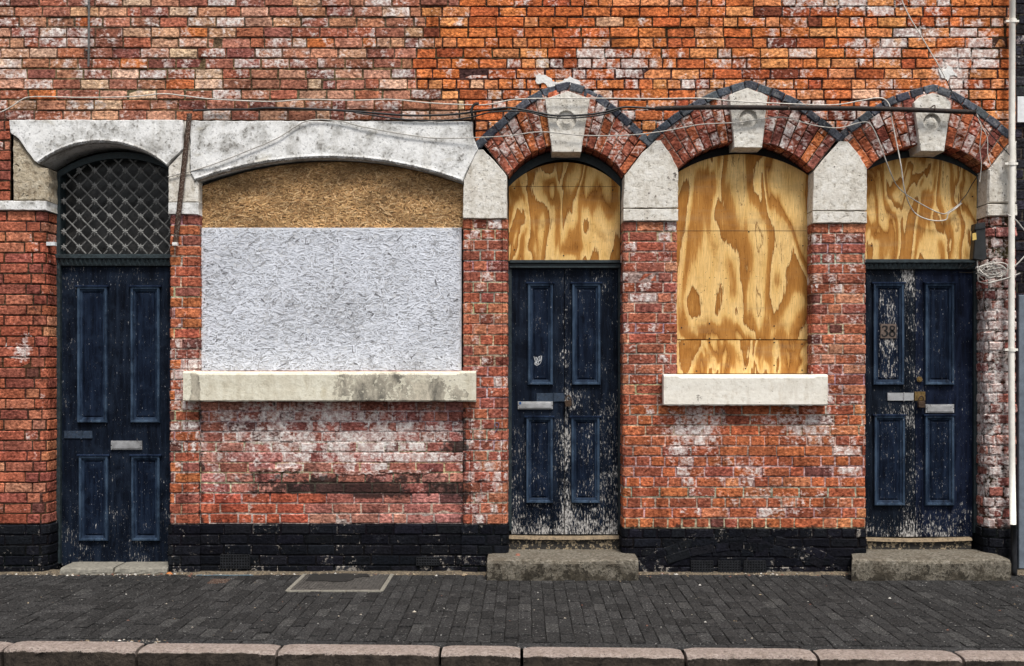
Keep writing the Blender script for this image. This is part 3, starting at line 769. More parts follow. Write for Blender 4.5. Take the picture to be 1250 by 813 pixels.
# ---- sills
def sill(x0, x1, y0, y1, ix0, ix1, parent, seed, peel):
    mb = MB()
    za, zb = wz(y1, -.08), wz(y0, -.08)
    X0, X1, A, B = wx(x0, -.08), wx(x1, -.08), wx(ix0), wx(ix1)
    N = 60; vs, wv = [], []
    rr = random.Random(seed)
    for i in range(N + 1):
        x = X0 + (X1 - X0) * i / N; px = x * S + VX
        mid = A < x < B
        j = lambda s: rr.uniform(-s, s)
        chip = peel(px)
        top = zb - (.018 if mid else .004)
        prof = [(.13, zb + (.0 if mid else .004)), (-.035 if mid else -.06, zb - (.004 if mid else .0)), (-.085, top + j(.002)), (-.092, top - .012), (-.090, (za + top) / 2), (-.092, za + .010), (-.084 + j(.003), za + j(.003)), (.02, za + .004)]
        for (yy, z_) in prof: vs.append((x, yy, z_))
        wv += [0., chip * .3, chip * .5, chip * .8, chip, chip, chip * 1.1, .1]
    fs = []
    for i in range(N):
        for j in range(7): fs.append((8 * i + j, 8 * i + 8 + j, 8 * i + 9 + j, 8 * i + 1 + j)[::-1])
    fs.append(tuple(range(8))); fs.append(tuple(range(8 * N, 8 * N + 8))[::-1])
    mb.add(vs, fs, 0, (.6, .55, .45), wv)
    return mb.build('window_sill', M['sill' if parent is HA else 'sillw'], parent)
s1 = sill(224, 581, 453, 490, 243, 560, HA, 61, lambda p: .30 if 236 < p < 247 else (.20 if 440 < p < 545 else (.135 if 405 < p < 575 else .03)))
s1['label'] = 'long cream sill flaking at its right half and cracked at its left end'
sill(810, 1010, 457, 495, 826, 991, HB, 62, lambda p: .02)
# mortar shoulder behind the ends of the sill is brickwork already laid

# ---- frames
def arch_frame(mb, xl, xr, zl, zr, zc, zb, th, tht, y0, y1, n=20):
    o_ = [(xl, zb)] + arc(xl, xr, zl, zr, zc, n) + [(xr, zb)]
    i_ = [(xl + th, zb)] + arc(xl + th, xr - th, zl - tht * .6, zr - tht * .6, zc - tht, n) + [(xr - th, zb)]
    m = len(o_); vs = []
    for p, q in zip(o_, i_): vs += [(p[0], y0, p[1]), (q[0], y0, q[1]), (q[0], y1, q[1]), (p[0], y1, p[1])]
    fs = []
    for i in range(m - 1):
        a, b = 4 * i, 4 * i + 4
        fs += [(a, b, b + 1, a + 1), (a + 1, b + 1, b + 2, a + 2), (a + 2, b + 2, b + 3, a + 3)]
    mb.add(vs, fs)
def fr(lx, rx, ly, ry, cy, by, th, tht, y0, y1, parent, name='door_frame'):
    mb = MB(); arch_frame(mb, wx(lx), wx(rx), wz(ly), wz(ry), wz(cy), wz(by), th, tht, y0, y1); return mb, name, parent
DD = .20   # depth of the doors behind the wall face
def transom(mb, px0, px1, py0, py1, d, teeth):
    x0, x1 = wx(px0, d), wx(px1, d); z0, z1 = wz(py1, d), wz(py0, d)
    box(mb, x0, x1, d - .05, d + .05, z0 + (z1 - z0) * .62, z1, .006)
    box(mb, x0, x1, d - .028, d + .05, z0, z0 + (z1 - z0) * .60, .005)
    if teeth:
        n = int((x1 - x0) / .038)
        for i in range(n):
            a = x0 + (x1 - x0) * i / n; b = x0 + (x1 - x0) * (i + 1) / n
            za, zb = z0 + .006, z0 + (z1 - z0) * .58
            vs = [(a + .003, d - .030, za), (b - .003, d - .030, za), ((a + b) / 2, d - .046, zb), (a + .003, d - .030, zb), (b - .003, d - .030, zb)]
            mb.add(vs, [(0, 1, 2), (0, 2, 3), (1, 4, 2)])
    else:
        box(mb, x0, x1, d - .04, d - .027, z0 + .004, z0 + .016, .003)
mb, *_ = fr(56, 219, 206, 207, 180, 693, .035, .05, DD - .03, DD + .08, HA); transom(mb, 68, 219, 311, 325, DD, True)
mb.build('door_frame', M['frame'], HA)
mb, *_ = fr(619.5, 762, 216, 215, 178, 652, .030, .07, DD - .02, DD + .08, HB); transom(mb, 622, 757, 318, 328, DD, False)
mb.build('door_frame', M['frame'], HB)
mb, *_ = fr(1056, 1206, 208, 208, 178, 655, .030, .06, DD - .02, DD + .08, HB); transom(mb, 1047, 1192, 317, 329, DD, True)
mb.build('door_frame', M['frame'], HB)
mb, *_ = fr(238, 567, 224, 225, 195, 456, .035, .02, .09, .14, HA, 'window_frame'); mb.build('window_frame', M['void'], HA)
mb, *_ = fr(825, 994, 210, 211, 174, 459, .03, .06, .15, .22, HB, 'window_frame'); mb.build('window_frame', M['void'], HB)

# ---- doors
def panel(parent, px0, py0, px1, py1, d, wash, cap=True):
    mb = MB(); x0, x1, z0, z1 = wx(px0, d), wx(px1, d), wz(py1, d), wz(py0, d)
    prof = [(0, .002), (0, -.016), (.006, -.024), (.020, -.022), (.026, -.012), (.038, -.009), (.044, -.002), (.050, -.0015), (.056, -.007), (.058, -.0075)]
    vs, fs = [], []
    for (i_, y_) in prof:
        i_ *= min(1., (x1 - x0) * .36 / .058)
        vs += [(x0 + i_, d + y_, z0 + i_), (x1 - i_, d + y_, z0 + i_), (x1 - i_, d + y_, z1 - i_), (x0 + i_, d + y_, z1 - i_)]
    for k in range(len(prof) - 1):
        for j in range(4):
            fs.append((4 * k + j, 4 * k + (j + 1) % 4, 4 * k + 4 + (j + 1) % 4, 4 * k + 4 + j))
    # field as a small grid so wear can vary
    b = 4 * (len(prof) - 1); fs.append((b, b + 1, b + 2, b + 3))
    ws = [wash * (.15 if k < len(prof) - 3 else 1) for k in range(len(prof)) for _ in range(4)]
    mb.add(vs, fs, 0, [((.021, .036, .063) if k in (2, 3) else (.0115, .0205, .040)) if k < len(prof) - 4 else (.0045, .0085, .0195) for k in range(len(prof)) for _ in range(4)], ws)  # moulding lighter than the field, brightest on raised edges: highlights put into the colour
    if cap: box(mb, x0 - .012, x1 + .012, d - .030, d - .001, z1 - .004, z1 + .010, .004, col=(.007, .013, .030), wash=wash * .2)
    return mb.build('panel', M['door'], parent)
def door(parent, px0, px1, py0, py1, wearfn, panels, d=DD, col=(.0046, .0078, .0158)):
    mb = MB(); x0, x1, z0, z1 = wx(px0, d), wx(px1, d), wz(py1, d), wz(py0, d)
    nx, nz = 10, 36; vs, fs, ws = [], [], []
    for i in range(nx + 1):
        for j in range(nz + 1):
            x, z_ = x0 + (x1 - x0) * i / nx, z0 + (z1 - z0) * j / nz
            vs.append((x, d, z_)); ws.append(wearfn(i / nx, j / nz))
    for i in range(nx):
        for j in range(nz):
            a = i * (nz + 1) + j; fs.append((a, a + nz + 1, a + nz + 2, a + 1))
    mb.add(vs, fs, 0, col, ws)
    prism(mb, rect(x0, x1, z0, z1), d + .0015, d + .045, 0., col=col, back=True)
    o = mb.build('door', M['door'], parent)
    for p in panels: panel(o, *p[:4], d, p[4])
    return o
def lbox(parent, px0, py0, px1, py1, d=DD, mat='steel', blue=False):
    mb = MB(); x0, x1, z0, z1 = wx(px0, d), wx(px1, d), wz(py1, d), wz(py0, d)
    box(mb, x0, x1, d - .014, d + .002, z0, z1, .004)
    box(mb, x0 + .012, x1 - .012, d - .020, d - .013, z0 + .010, z1 - .010, .003)
    box(mb, x0 + .010, x1 - .010, d - .0165, d - .012, z1 - .0125, z1 - .009, .0005, mat=2)
    box(mb, x0 + .010, x1 - .010, d - .0165, d - .012, z0 + .0065, z0 + .0095, .0005, mat=2)
    for sx in (x0 + .006, x1 - .006): tube(mb, [(sx, d - .016, (z0 + z1) / 2), (sx, d - .012, (z0 + z1) / 2)], .0035, 8, mat=2, sub=1)
    if blue: box(mb, x0 + .012, x0 + .028, d - .0215, d - .02, z1 - .024, z1 - .004, .0005, mat=1)
    return mb.build('letter_box', [M[mat], M['bluetag'], M['void']], parent)
def padlock(parent, px, py, d, scale=1.):
    x, z_ = wx(px, d), wz(py, d); mb = MB(); s = scale
    prism(mb, [(x - .022 * s, z_ - .045 * s), (x + .022 * s, z_ - .045 * s), (x + .026 * s, z_ - .03 * s), (x + .026 * s, z_ - .004), (x + .018 * s, z_ + .004), (x - .018 * s, z_ + .004), (x - .026 * s, z_ - .004), (x - .026 * s, z_ - .03 * s)], d - .052, d - .024, .006, back=True)
    tube(mb, [(x - .016 * s, d - .038, z_), (x - .016 * s, d - .038, z_ + .025 * s), (x, d - .038, z_ + .04 * s), (x + .016 * s, d - .038, z_ + .025 * s), (x + .016 * s, d - .038, z_)], .0055, 6)
    tube(mb, [(x, d - .054, z_ - .025), (x, d - .050, z_ - .025)], .006, 8, sub=1)
    return mb.build('padlock', M['padlock'], parent)
def hasp(parent, px0, py0, px1, py1, d, mat, screws=4):
    mb = MB(); x0, x1, z0, z1 = wx(px0, d), wx(px1, d), wz(py1, d), wz(py0, d)
    box(mb, x0, x1, d - .008, d + .001, z0, z1, .002)
    for i in range(screws):
        cx = x0 + (x1 - x0) * (.12 if i % 2 else .42); cz = z0 + (z1 - z0) * (.28 if i < 2 else .72)
        tube(mb, [(cx, d - .011, cz), (cx, d - .006, cz)], .005, 8, sub=1)
    kx = x0 + (x1 - x0) * .62
    tube(mb, [(kx, d - .012, z0 - .004), (kx, d - .012, z1 + .004)], .006, 8, sub=1)
    return mb.build('hasp', M[mat], parent)

wD1 = lambda u, v: .055 + (.035 if v < .2 else 0) + (.02 if v > .93 else 0) + .03 * max(0, .3 - u)
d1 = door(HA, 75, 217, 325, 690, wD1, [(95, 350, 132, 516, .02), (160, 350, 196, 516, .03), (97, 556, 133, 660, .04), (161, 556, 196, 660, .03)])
d1['label'] = 'single four-panel navy door'
lbox(d1, 136, 538, 174, 549)
h_ = hasp(d1, 79, 526, 113, 535, DD, 'bluehasp'); h_['label'] = 'dark blue painted hasp'
def wD2(u, v, right):
    e = (1 - u) if not right else u
    q = .05 + (.075 * max(0, 1 - v / .13)) + (.055 * max(0, 1 - e / .16) if v < .85 else .02)
    if right: q += .06 * max(0, 1 - abs(v - .46) / .1) + .02
    return q + (.05 if v < .4 else 0)
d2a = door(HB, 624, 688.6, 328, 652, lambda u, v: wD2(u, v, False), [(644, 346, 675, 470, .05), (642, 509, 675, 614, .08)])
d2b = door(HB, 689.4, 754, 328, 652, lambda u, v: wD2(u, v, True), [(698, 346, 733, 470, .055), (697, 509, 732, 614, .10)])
lbox(d2a, 632, 490, 675, 499.5, blue=True)
h_ = hasp(d2a, 655, 480, 689, 490, DD, 'bluehasp', 0)
padlock(d2b, 693.5, 489, DD, 1.05)
mb = MB()
sq = [(656.5 + (a_ - 658) * .8, 440 + (b_ - 440) * .8) for a_, b_ in ((652, 434), (654, 441), (655, 446), (657, 438), (655, 435), (656, 443), (659, 445), (658, 437), (661, 434), (660, 441), (663, 437), (664, 433), (663, 441), (660, 446), (655, 447), (653, 444), (658, 442), (664, 439))]
tube(mb, [(wx(a, DD), DD - .008, wz(b, DD)) for a, b in sq], .0021, 5, sub=4); mb.build('graffiti_tag', M['chalk'], d2a)
def wD3(u, v, right):
    q = .055 + .09 * max(0, 1 - v / .15) + (.07 * max(0, 1 - abs(v - .45) / .06) if not right else .0)
    if not right: q += .055 * (u > .72) + .045 * max(0, 1 - (1 - v) / .12)
    else: q += .05 * max(0, 1 - u / .15)
    return q
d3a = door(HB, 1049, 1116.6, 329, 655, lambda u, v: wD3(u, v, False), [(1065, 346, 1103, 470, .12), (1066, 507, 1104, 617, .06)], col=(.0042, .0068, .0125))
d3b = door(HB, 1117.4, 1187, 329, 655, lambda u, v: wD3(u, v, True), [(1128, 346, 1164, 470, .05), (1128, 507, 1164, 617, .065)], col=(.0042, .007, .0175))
d3a['label'] = 'heavily flaked left leaf with a number plate'
hasp(d3a, 1083, 479.5, 1115, 489, DD, 'steel')
padlock(d3b, 1122.5, 490, DD, 1.1)
lbox(d3b, 1129, 493.5, 1164, 504)
mb = MB(); x, z_ = wx(1122, DD), wz(463, DD)
tube(mb, [(x, DD - .012, z_), (x, DD + .001, z_)], .022, 14, sub=1); tube(mb, [(x, DD - .018, z_), (x, DD - .01, z_)], .013, 12, sub=1)
mb.build('lock_cylinder', M['brass'], d3b)
mb = MB()   # hasp staple behind the padlock
box(mb, wx(1116, DD), wx(1129, DD), DD - .012, DD + .001, wz(489, DD), wz(478, DD), .003); mb.build('staple', M['brass'], d3b)
# number plate 38
mb = MB(); box(mb, wx(1074, DD), wx(1093.5, DD), DD - .016, DD - .006, wz(413, DD), wz(395.5, DD), .002); np_ = mb.build('number_plate', M['plate'], d3a)
mb = MB()
def glyph(pts, wid, cx, cz, hh):
    P = [(cx + a * hh, cz + b * hh) for a, b in pts]
    Q, W_ = [], []
    for i in range(len(P) - 1):
        for k in range(5):
            t = k / 5
            p0, p1, p2, p3 = P[max(i - 1, 0)], P[i], P[i + 1], P[min(i + 2, len(P) - 1)]
            c = lambda a, b, cc, dd: .5 * (2 * b + (cc - a) * t + (2 * a - 5 * b + 4 * cc - dd) * t * t + (3 * b - a - 3 * cc + dd) * t ** 3)
            Q.append((c(p0[0], p1[0], p2[0], p3[0]), c(p0[1], p1[1], p2[1], p3[1]))); W_.append((wid[i] * (1 - t) + wid[i + 1] * t) * hh * 1.15)
    Q.append(P[-1]); W_.append(wid[-1] * hh)
    ribbon(mb, Q, W_, DD - .0185, .003)
hh = 13.2 / S; cz = wz(404.3, DD)
glyph([(-.24, .33), (-.14, .46), (.02, .49), (.17, .38), (.15, .17), (-.04, .04)], [.15, .09, .08, .17, .13, .07], wx(1079.3, DD), cz, hh)
glyph([(-.04, .04), (.16, -.06), (.22, -.24), (.10, -.43), (-.08, -.49), (-.22, -.42), (-.27, -.30)], [.07, .13, .19, .12, .08, .09, .16], wx(1079.3, DD), cz, hh)
glyph([(0, .49), (.17, .42), (.20, .26), (.05, .06), (-.17, -.10), (-.24, -.27), (-.13, -.45), (0, -.49), (.15, -.45), (.24, -.28), (.16, -.08), (-.04, .05), (-.18, .22), (-.16, .42), (0, .49)],
      [.08, .10, .13, .14, .15, .16, .10, .08, .10, .15, .13, .15, .14, .10, .08], wx(1088.2, DD), cz, hh)
mb.build('digits', M['digit'], d3a)
# purple scrawl on the narrow pier
mb = MB(); tube(mb, [(wx(a), -.006, wz(b)) for a, b in ((607, 521), (604, 519), (605, 516), (609, 517), (608, 522), (604, 528))], .0035, 5); o = mb.build('graffiti_tag', M['purple'], HB)

# ---- fanlight with its iron lattice over the single door
mb = MB(); d = DD + .07
prism(mb, [w(70, 322, d)] + [w(219, 322, d)] + arc(wx(70, d), wx(219, d), wz(215, d), wz(215, d), wz(186, d), 16)[::-1], d, d + .02, 0.)
fan = mb.build('fanlight', simple('dusty_dark_glass', (.022, .022, .022), .35, .6, 9, spots=(.055, .052, .05), sth=(.5, .62)), HA)
mb = MB(); d = DD - .005; sp = 18.75
clip = arc(wx(78, d), wx(215, d), wz(212, d), wz(212, d), wz(192, d), 16)
def topz(x):
    for a, b in zip(clip, clip[1:]):
        if a[0] <= x <= b[0]: return a[1] + (b[1] - a[1]) * (x - a[0]) / (b[0] - a[0])
    return -1
x0, x1, zb = wx(77, d), wx(217, d), wz(310, d)
u = sp / S * (D + d) / D; ox, oz = wx(97.3, d), wz(302, d)
for sgn in (1, -1):
    for k_ in range(-12, 20):
        run = []
        for i in range(0, 140):
            z_ = zb + i * .008; x = ox + sgn * (z_ - oz) + k_ * u
            if x0 < x < x1 and z_ < topz(x): run.append((x, z_))
        if len(run) > 1:
            a, b = run[0], run[-1]; y_ = d + (.006 if sgn > 0 else -.003)
            tube(mb, [(a[0], y_, a[1]), (b[0], y_, b[1])], .0072, 8, sub=1)
for i in range(-1, 8):
    for j in range(0, 7):
        x, z_ = ox + i * u, oz + j * u
        if x0 < x < x1 and z_ < topz(x) - .01:
            vs = [(x, d - .020, z_)]; n = 12
            for k_ in range(n):
                a = k_ * 2 * math.pi / n; r = .031 if k_ % 2 else .017
                vs.append((x + r * math.cos(a), d - .010, z_ + r * math.sin(a)))
            mb.add(vs, [(0, 1 + k_, 1 + (k_ + 1) % n) for k_ in range(n)], 1)
mb.build('lattice', [M['iron'], M['rosette']], fan)

# ---- door sills under the double doors (board with flaked paint)
for (a, b, t, bt, parent, sd) in ((621, 757, 653, 672, HB, 1), (1047, 1190, 655, 674, HB, 2)):
    mb = MB(); X0, X1 = wx(a, .1), wx(b, .1); N = 26; vs, ws = [], []
    for i in range(N + 1):
        x = X0 + (X1 - X0) * i / N; sag = .012 * math.sin(math.pi * i / N) * (1 if sd == 2 else .6)
        zt, zm, zb_ = wz(t, .2) - sag, wz(t + 3.5, .2) - sag, wz(bt, .12) - .03
        vs += [(x, .24, zt), (x, .155, zt - .003), (x, .145, zm), (x, .17, zm - .004), (x, .16, zb_)]; ws += [0] * 5
    mb.add([vs[i] for i in range(len(vs))], [(5 * i + j, 5 * i + 5 + j, 5 * i + 6 + j, 5 * i + 1 + j) for i in range(N) for j in range(2)], 0)
    mb.add([vs[i] for i in range(len(vs))], [(5 * i + j, 5 * i + 5 + j, 5 * i + 6 + j, 5 * i + 1 + j) for i in range(N) for j in range(2, 4)], 1)
    mb.build('door_sill', [simple('bare_worn_timber', (.22, .165, .105), .85, .4, 30, spots=(.05, .04, .03), sth=(.58, .64)),
                           simple('black_peeling_riser', (.018, .016, .014), .8, .5, 24, spots=(.30, .235, .15), sth=(.54, .57))], parent)

# ---- air bricks
def airbrick(parent, a, b, c, e, off, mat):
    mb = MB(); x0, x1, z0, z1 = wx(a), wx(c), wz(e), wz(b)
    box(mb, x0, x1, off - .004, off + .02, z0, z1, .002)
    nx, nz = max(4, int((x1 - x0) / .02)), max(3, int((z1 - z0) / .02))
    for i in range(nx + 1):
        x = x0 + (x1 - x0) * i / nx; box(mb, max(x0, x - .004), min(x1, x + .004), off - .014, off - .003, z0, z1, .001, mat=1)
    for j in range(nz + 1):
        z_ = z0 + (z1 - z0) * j / nz; box(mb, x0, x1, off - .0125, off - .003, max(z0, z_ - .004), min(z1, z_ + .004), .001, mat=1)
    return mb.build('air_brick', [M['void'], M[mat]], parent)
airbrick(HA, 269, 677, 305, 694, .006, 'bpipe'); airbrick(HA, 508, 680, 536, 690, .006, 'bpipe')
for a in (843, 876, 907): airbrick(HB, a, 684, a + 27, 700, -.015, 'bpipe')

# filler smeared above the first hood
mb = MB(); prism(mb, rough([w(*q) for q in ((653, 93), (662, 91), (671, 94), (678, 101), (690, 97), (695, 94), (708, 100), (708, 107), (700, 105), (693, 103), (680, 106), (672, 107), (664, 102), (655, 103))], .018, .007, 5), -.006, .01, .004)
mb.build('plaster_patch', M['plaster'], HB)
mb = MB(); prism(mb, rough([w(*q) for q in ((1146, 85), (1152, 86), (1156, 79), (1163, 83), (1169, 93), (1161, 93), (1157, 100), (1152, 96), (1147, 92))], .018, .008, 8), -.005, .01, .003)
mb.build('plaster_patch', M['plaster'], HB)

for (xa, xb, y_, sd) in ((312, 366, 574, 3), (408, 470, 578, 4), (462, 526, 576, 5)):
    mb = MB(); rr = random.Random(sd); up, lo = [], []
    for i in range(22):
        px = xa + (xb - xa) * i / 21; k_ = mnoise.noise(Vector((px * .13, sd, 0)))
        up.append(w(px, y_ - 2 - 2.5 * abs(k_) + rr.uniform(-.5, .5))); lo.append(w(px, y_ + 1.5 + 3.5 * k_ + rr.uniform(-.7, .7)))
    prism(mb, lo + up[::-1], .0155, .03, .003, col=(.33, .16, .13), wash=.16); mb.build('plaster_patch', M['brick'], HA)
o = wallA.build('wall', M['brick'], HA); wallB.build('wall', M['brick'], HB)
for q_ in (plA, plA1): q_.build('plinth', M['plinth'], HA)
for q_ in (plB, plB1, plB2): q_.build('plinth', M['plinth'], HB)

# ------------------------------------------------------------------ boards over the openings
def inside(x, z_, poly):
    c = False; n = len(poly)
    for i in range(n):
        a, b = poly[i], poly[i - 1]
        if (a[1] > z_) != (b[1] > z_) and x < (b[0] - a[0]) * (z_ - a[1]) / (b[1] - a[1]) + a[0]: c = not c
    return c
def flakes(mb, poly, d, n, colfn, seed, lmin=.03, lmax=.10, bmin=.006, bmax=.02, tilt=.0007):
    rr = random.Random(seed); xs = [p[0] for p in poly]; zs = [p[1] for p in poly]; vs, fs, cs = [], [], []
    for i in range(n):
        x, z_ = rr.uniform(min(xs), max(xs)), rr.uniform(min(zs), max(zs)); l = rr.uniform(lmin, lmax); b = rr.uniform(bmin, bmax)
        a = rr.gauss(0, .55) + (math.pi / 2 if rr.random() < .18 else 0)
        ca, sa = math.cos(a), math.sin(a); q = []
        for (p, r) in ((-1, -1), (1, -rr.uniform(.3, 1)), (1, rr.uniform(.4, 1)), (-rr.uniform(.7, 1), 1)):
            q.append((x + p * l / 2 * ca - r * b / 2 * sa, z_ + p * l / 2 * sa + r * b / 2 * ca))
        if not all(inside(u, v, poly) for u, v in q): continue
        y0 = d - .0015 - .004 * i / n; t1, t2 = rr.gauss(0, tilt), rr.gauss(0, tilt); k0 = len(vs); c = colfn(rr, x, z_)
        for m_, (u, v) in enumerate(q): vs.append((u, y0 + (t1 if m_ in (1, 2) else -t1) + (t2 if m_ > 1 else -t2), v)); cs.append(c)
        fs.append((k0, k0 + 1, k0 + 2, k0 + 3))
    mb.add(vs, fs, 0, cs)
d = .085
poly = [w(244, 280, d), w(567, 280, d)] + arc(wx(244, d), wx(567, d), wz(228, d), wz(226, d), wz(197, d), 22)[::-1]
mb = MB(); prism(mb, poly, d, d + .018, .002, col=(.20, .115, .05), back=True)
def tan(rr, x, z_):
    dk = .8 + .45 * mnoise.noise(Vector((x * 3.2, 1, z_ * 7)))
    k_ = rr.choice([(.36, .215, .095), (.44, .275, .125), (.30, .17, .07), (.50, .33, .17), (.24, .13, .055), (.40, .23, .10)])
    f_ = rr.uniform(.8, 1.25) * dk * 1.45; return tuple(q * f_ for q in k_)
flakes(mb, poly, d, 9000, tan, 71, .018, .062, .004, .013)
o = mb.build('window_board', M['osb']); tag(o, 'bare brown strand board with arched top, above the whitewashed board', 'board', 'boards nailed over the openings')
d = .062
poly = [w(245.5, 454, d), w(563.5, 454, d), w(563.5, 278, d), w(245.5, 278, d)]
mb = MB(); prism(mb, poly, d, d + .018, .003, col=(.62, .63, .66), back=True)
def wht(rr, x, z_):
    m_ = mnoise.noise(Vector((x * 2.2, 4, z_ * 2.2)))
    t = rr.random()
    if t < .02 + .05 * max(0, -m_): return (.17, .17, .185)
    if t < .12 + .30 * max(0, -m_): return (.38, .385, .41)
    b = rr.uniform(.66, .82) * (1 + .16 * m_); return (b * .92, b * .955, b * 1.04)
flakes(mb, poly, d, 15000, wht, 72, .010, .066, .0024, .0125, .00022)
for (a, b) in ((250, 283), (404, 282), (558, 283), (250, 365), (558, 365), (250, 447), (404, 448), (558, 447), (410, 365), (325, 283), (482, 447)):
    x, z_ = w(a, b, d); tube(mb, [(x, d - .008, z_), (x, d + .002, z_)], .005, 7, sub=1, col=(.08, .07, .065))
xs = wx(407, d); box(mb, xs - .001, xs + .001, d - .0075, d - .002, wz(352, d), wz(308, d), .0003, col=(.3, .3, .3))
o = mb.build('window_board', M['osbw']); tag(o, 'large rectangular strand board painted white, above the long cream sill', 'board', 'boards nailed over the openings')

def plyboard(poly, d, seed, label, nails=(), lines=(), fine=0.):
    mb = MB(); prism(mb, poly, d, d + .018, .002, wash=seed, soot_shade=fine, back=True)
    for (a, b) in nails:
        x, z_ = w(a, b, d); tube(mb, [(x, d - .0025, z_), (x, d + .002, z_)], .006, 7, mat=1, sub=1)
    for (a, b, c, e) in lines:
        mb.add([(wx(a, d), d - .0012, wz(b, d)), (wx(c, d), d - .0012, wz(e, d)), (wx(c, d) + .003, d - .0012, wz(e, d) + .003), (wx(a, d) + .003, d - .0012, wz(b, d) + .003)], [(0, 1, 2, 3)], 1)
    o = mb.build('window_board', [M['ply'], M['rustdark']]); return tag(o, label, 'board', 'boards nailed over the openings')
d = DD - .03
poly = [w(621, 318.5, d), w(757, 318.5, d)] + arc(wx(621, d), wx(757, d), wz(228, d), wz(228, d), wz(198, d), 20)[::-1]
plyboard(poly, d, .3, 'arched plywood board above the double door with the graffiti tag', [(628, 230), (628, 305), (748, 232), (748, 306), (688, 312)], [(624, 228, 752, 228)], .35)
poly = [w(1046, 317.5, d), w(1192.5, 317.5, d)] + arc(wx(1046, d), wx(1192.5, d), wz(216, d), wz(216, d), wz(192, d), 20)[::-1]
plyboard(poly, d, 1.1, 'arched plywood board above the double door numbered 38', [(1064, 300), (1064, 220), (1187, 240), (1186, 305)], (), .8)
d = .135
poly = [w(822, 414.3, d), w(987, 414.3, d)] + arc(wx(822, d), wx(987, d), wz(214, d), wz(214, d), wz(188, d), 20)[::-1]
plyboard(poly, d, 2.3, 'tall arched plywood board filling most of the window between the double doors', [(866, 413), (866, 395), (945, 413), (945, 398), (914, 283), (979, 400), (832, 400), (980, 300)], [(826, 282, 984, 282)])
poly = [w(822, 456, d), w(986, 456, d), w(986, 415.5, d), w(822, 415.5, d)]
plyboard(poly, d - .006, 3.9, 'low plywood strip directly on the short cream sill, under the tall plywood board', [(835, 420), (866, 418), (945, 418), (979, 420), (850, 453), (910, 450), (945, 446), (979, 452)], (), .6)

# ------------------------------------------------------------------ steps
def block(px0, px1, y0, y1, z0, z1, name, label, cat, seed, group=None, mat='step', X=None, taper=0.):
    mb = MB(); x0, x1 = X if X else (wx(px0), wx(px1)); rr = random.Random(seed)
    nx = max(4, int((x1 - x0) / .05)); vs, fs, ws = [], [], []
    for i in range(nx + 1):
        x = x0 + (x1 - x0) * i / nx; wear = -.010 * math.exp(-((i / nx - .5) / .22) ** 2)
        e = .004 if i in (0, nx) else 0.
        j = lambda s=.003: rr.uniform(-s, s)
        pr = [(y1, z1), (y0 + .06, z1 + wear * .6), (y0 + .022, z1 + wear - .003 + j()), (y0 + .006 + j(), z1 + wear - .012 + j()), (y0 + j(), z1 - .035), (y0 + j(.004), (z0 + z1) / 2 - .02), (y0 + j(.004), z0)]
        for (a, b) in pr: vs.append((x + j(.002) + taper * (1 - i / nx) * min(1., (a - y0) / (0 - y0)), a + e, b - e))
        ws += [-.02, -.06, -.04, .0, .11, .15, .18]
    for i in range(nx):
        for k_ in range(6): fs.append((7 * i + k_, 7 * i + 7 + k_, 7 * i + 8 + k_, 7 * i + 1 + k_)[::-1])
    n = len(vs); vs += [(x0 + taper, y1, z0), (x1, y1, z0)]; ws += [0, 0]
    fs.append(tuple(range(7)) + (n,)); fs.append(tuple(range(7 * nx, 7 * nx + 7))[::-1] + (n + 1,))
    fs.append((0, n, n + 1, 7 * nx))
    mb.add(vs, fs, 0, (.2, .2, .2), ws)
    return tag(mb.build(name, M[mat]), label, cat, group)
SP = .27
Dp = -SP
block(0, 0, -SP, .17, -.004, wz(683, -SP), 'door_step', 'wide stone step below the door with the graffiti tag, a red chip lying on it', 'step', 81, 'stone steps at the doors', X=(wx(594.5, -SP), wx(779.5, -SP)))
block(0, 0, -SP, .17, -.004, wz(683, -SP), 'door_step', 'wide stone step below the double door numbered 38, next to the downpipe', 'step', 82, 'stone steps at the doors', X=(wx(1040, -SP), wx(1234.5, -SP)), taper=.13)
block(76, 140, -.045, .24, -.004, .055, 'threshold_stone', 'grey threshold stone of the single door, under its letter box and hinge side', 'threshold', 83, 'threshold stones of the single door', 'concrete')
block(142.3, 206, -.045, .24, -.004, .055, 'threshold_stone', 'grey threshold stone of the single door, touching the red pier beside the orange leaf', 'threshold', 84, 'threshold stones of the single door', 'concrete')

# ------------------------------------------------------------------ cables and iron on the wall
def cy(px, base=-.024): return base if px < 572 else (-.075 if px > 584 else base + (-.075 - base) * (px - 572) / 12)
def cable(name, pts, r, mat, label, cat='cable', base=-.024, group='cables strung along the facade', n=6):
    mb = MB(); P = []
    for q in pts:
        y_ = q[2] if len(q) > 2 else cy(q[0], base); P.append((wx(q[0], y_), y_, wz(q[1], y_)))
    tube(mb, P, r, n); return tag(mb.build(name, M[mat], smooth=True), label, cat, group)
cable('cable', [(-60, 150), (-20, 141), (0, 137), (14, 130), (26, 122), (36, 118.5), (60, 118), (100, 119), (160, 118), (198, 114.5), (225, 117), (260, 121), (330, 124), (373, 121.5), (430, 122.5), (479, 121.5), (524, 125.6), (575, 128), (600, 127), (634, 121), (719, 120), (796, 120.5), (858, 120), (898, 123.5), (969, 127), (1018, 128), (1050, 123), (1074, 119.5), (1085, 127), (1089, 147.5), (1095, 177), (1100, 203), (1105, 235, -.02), (1116, 259, .12), (1135, 268.5, .13), (1154, 268.5, .13), (1157.5, 261, .125), (1166, 255, .12), (1174, 248, .12)], .0048, 'wcable',
      'topmost grey-white cable along the whole facade, looping deepest over the plywood above door 38')
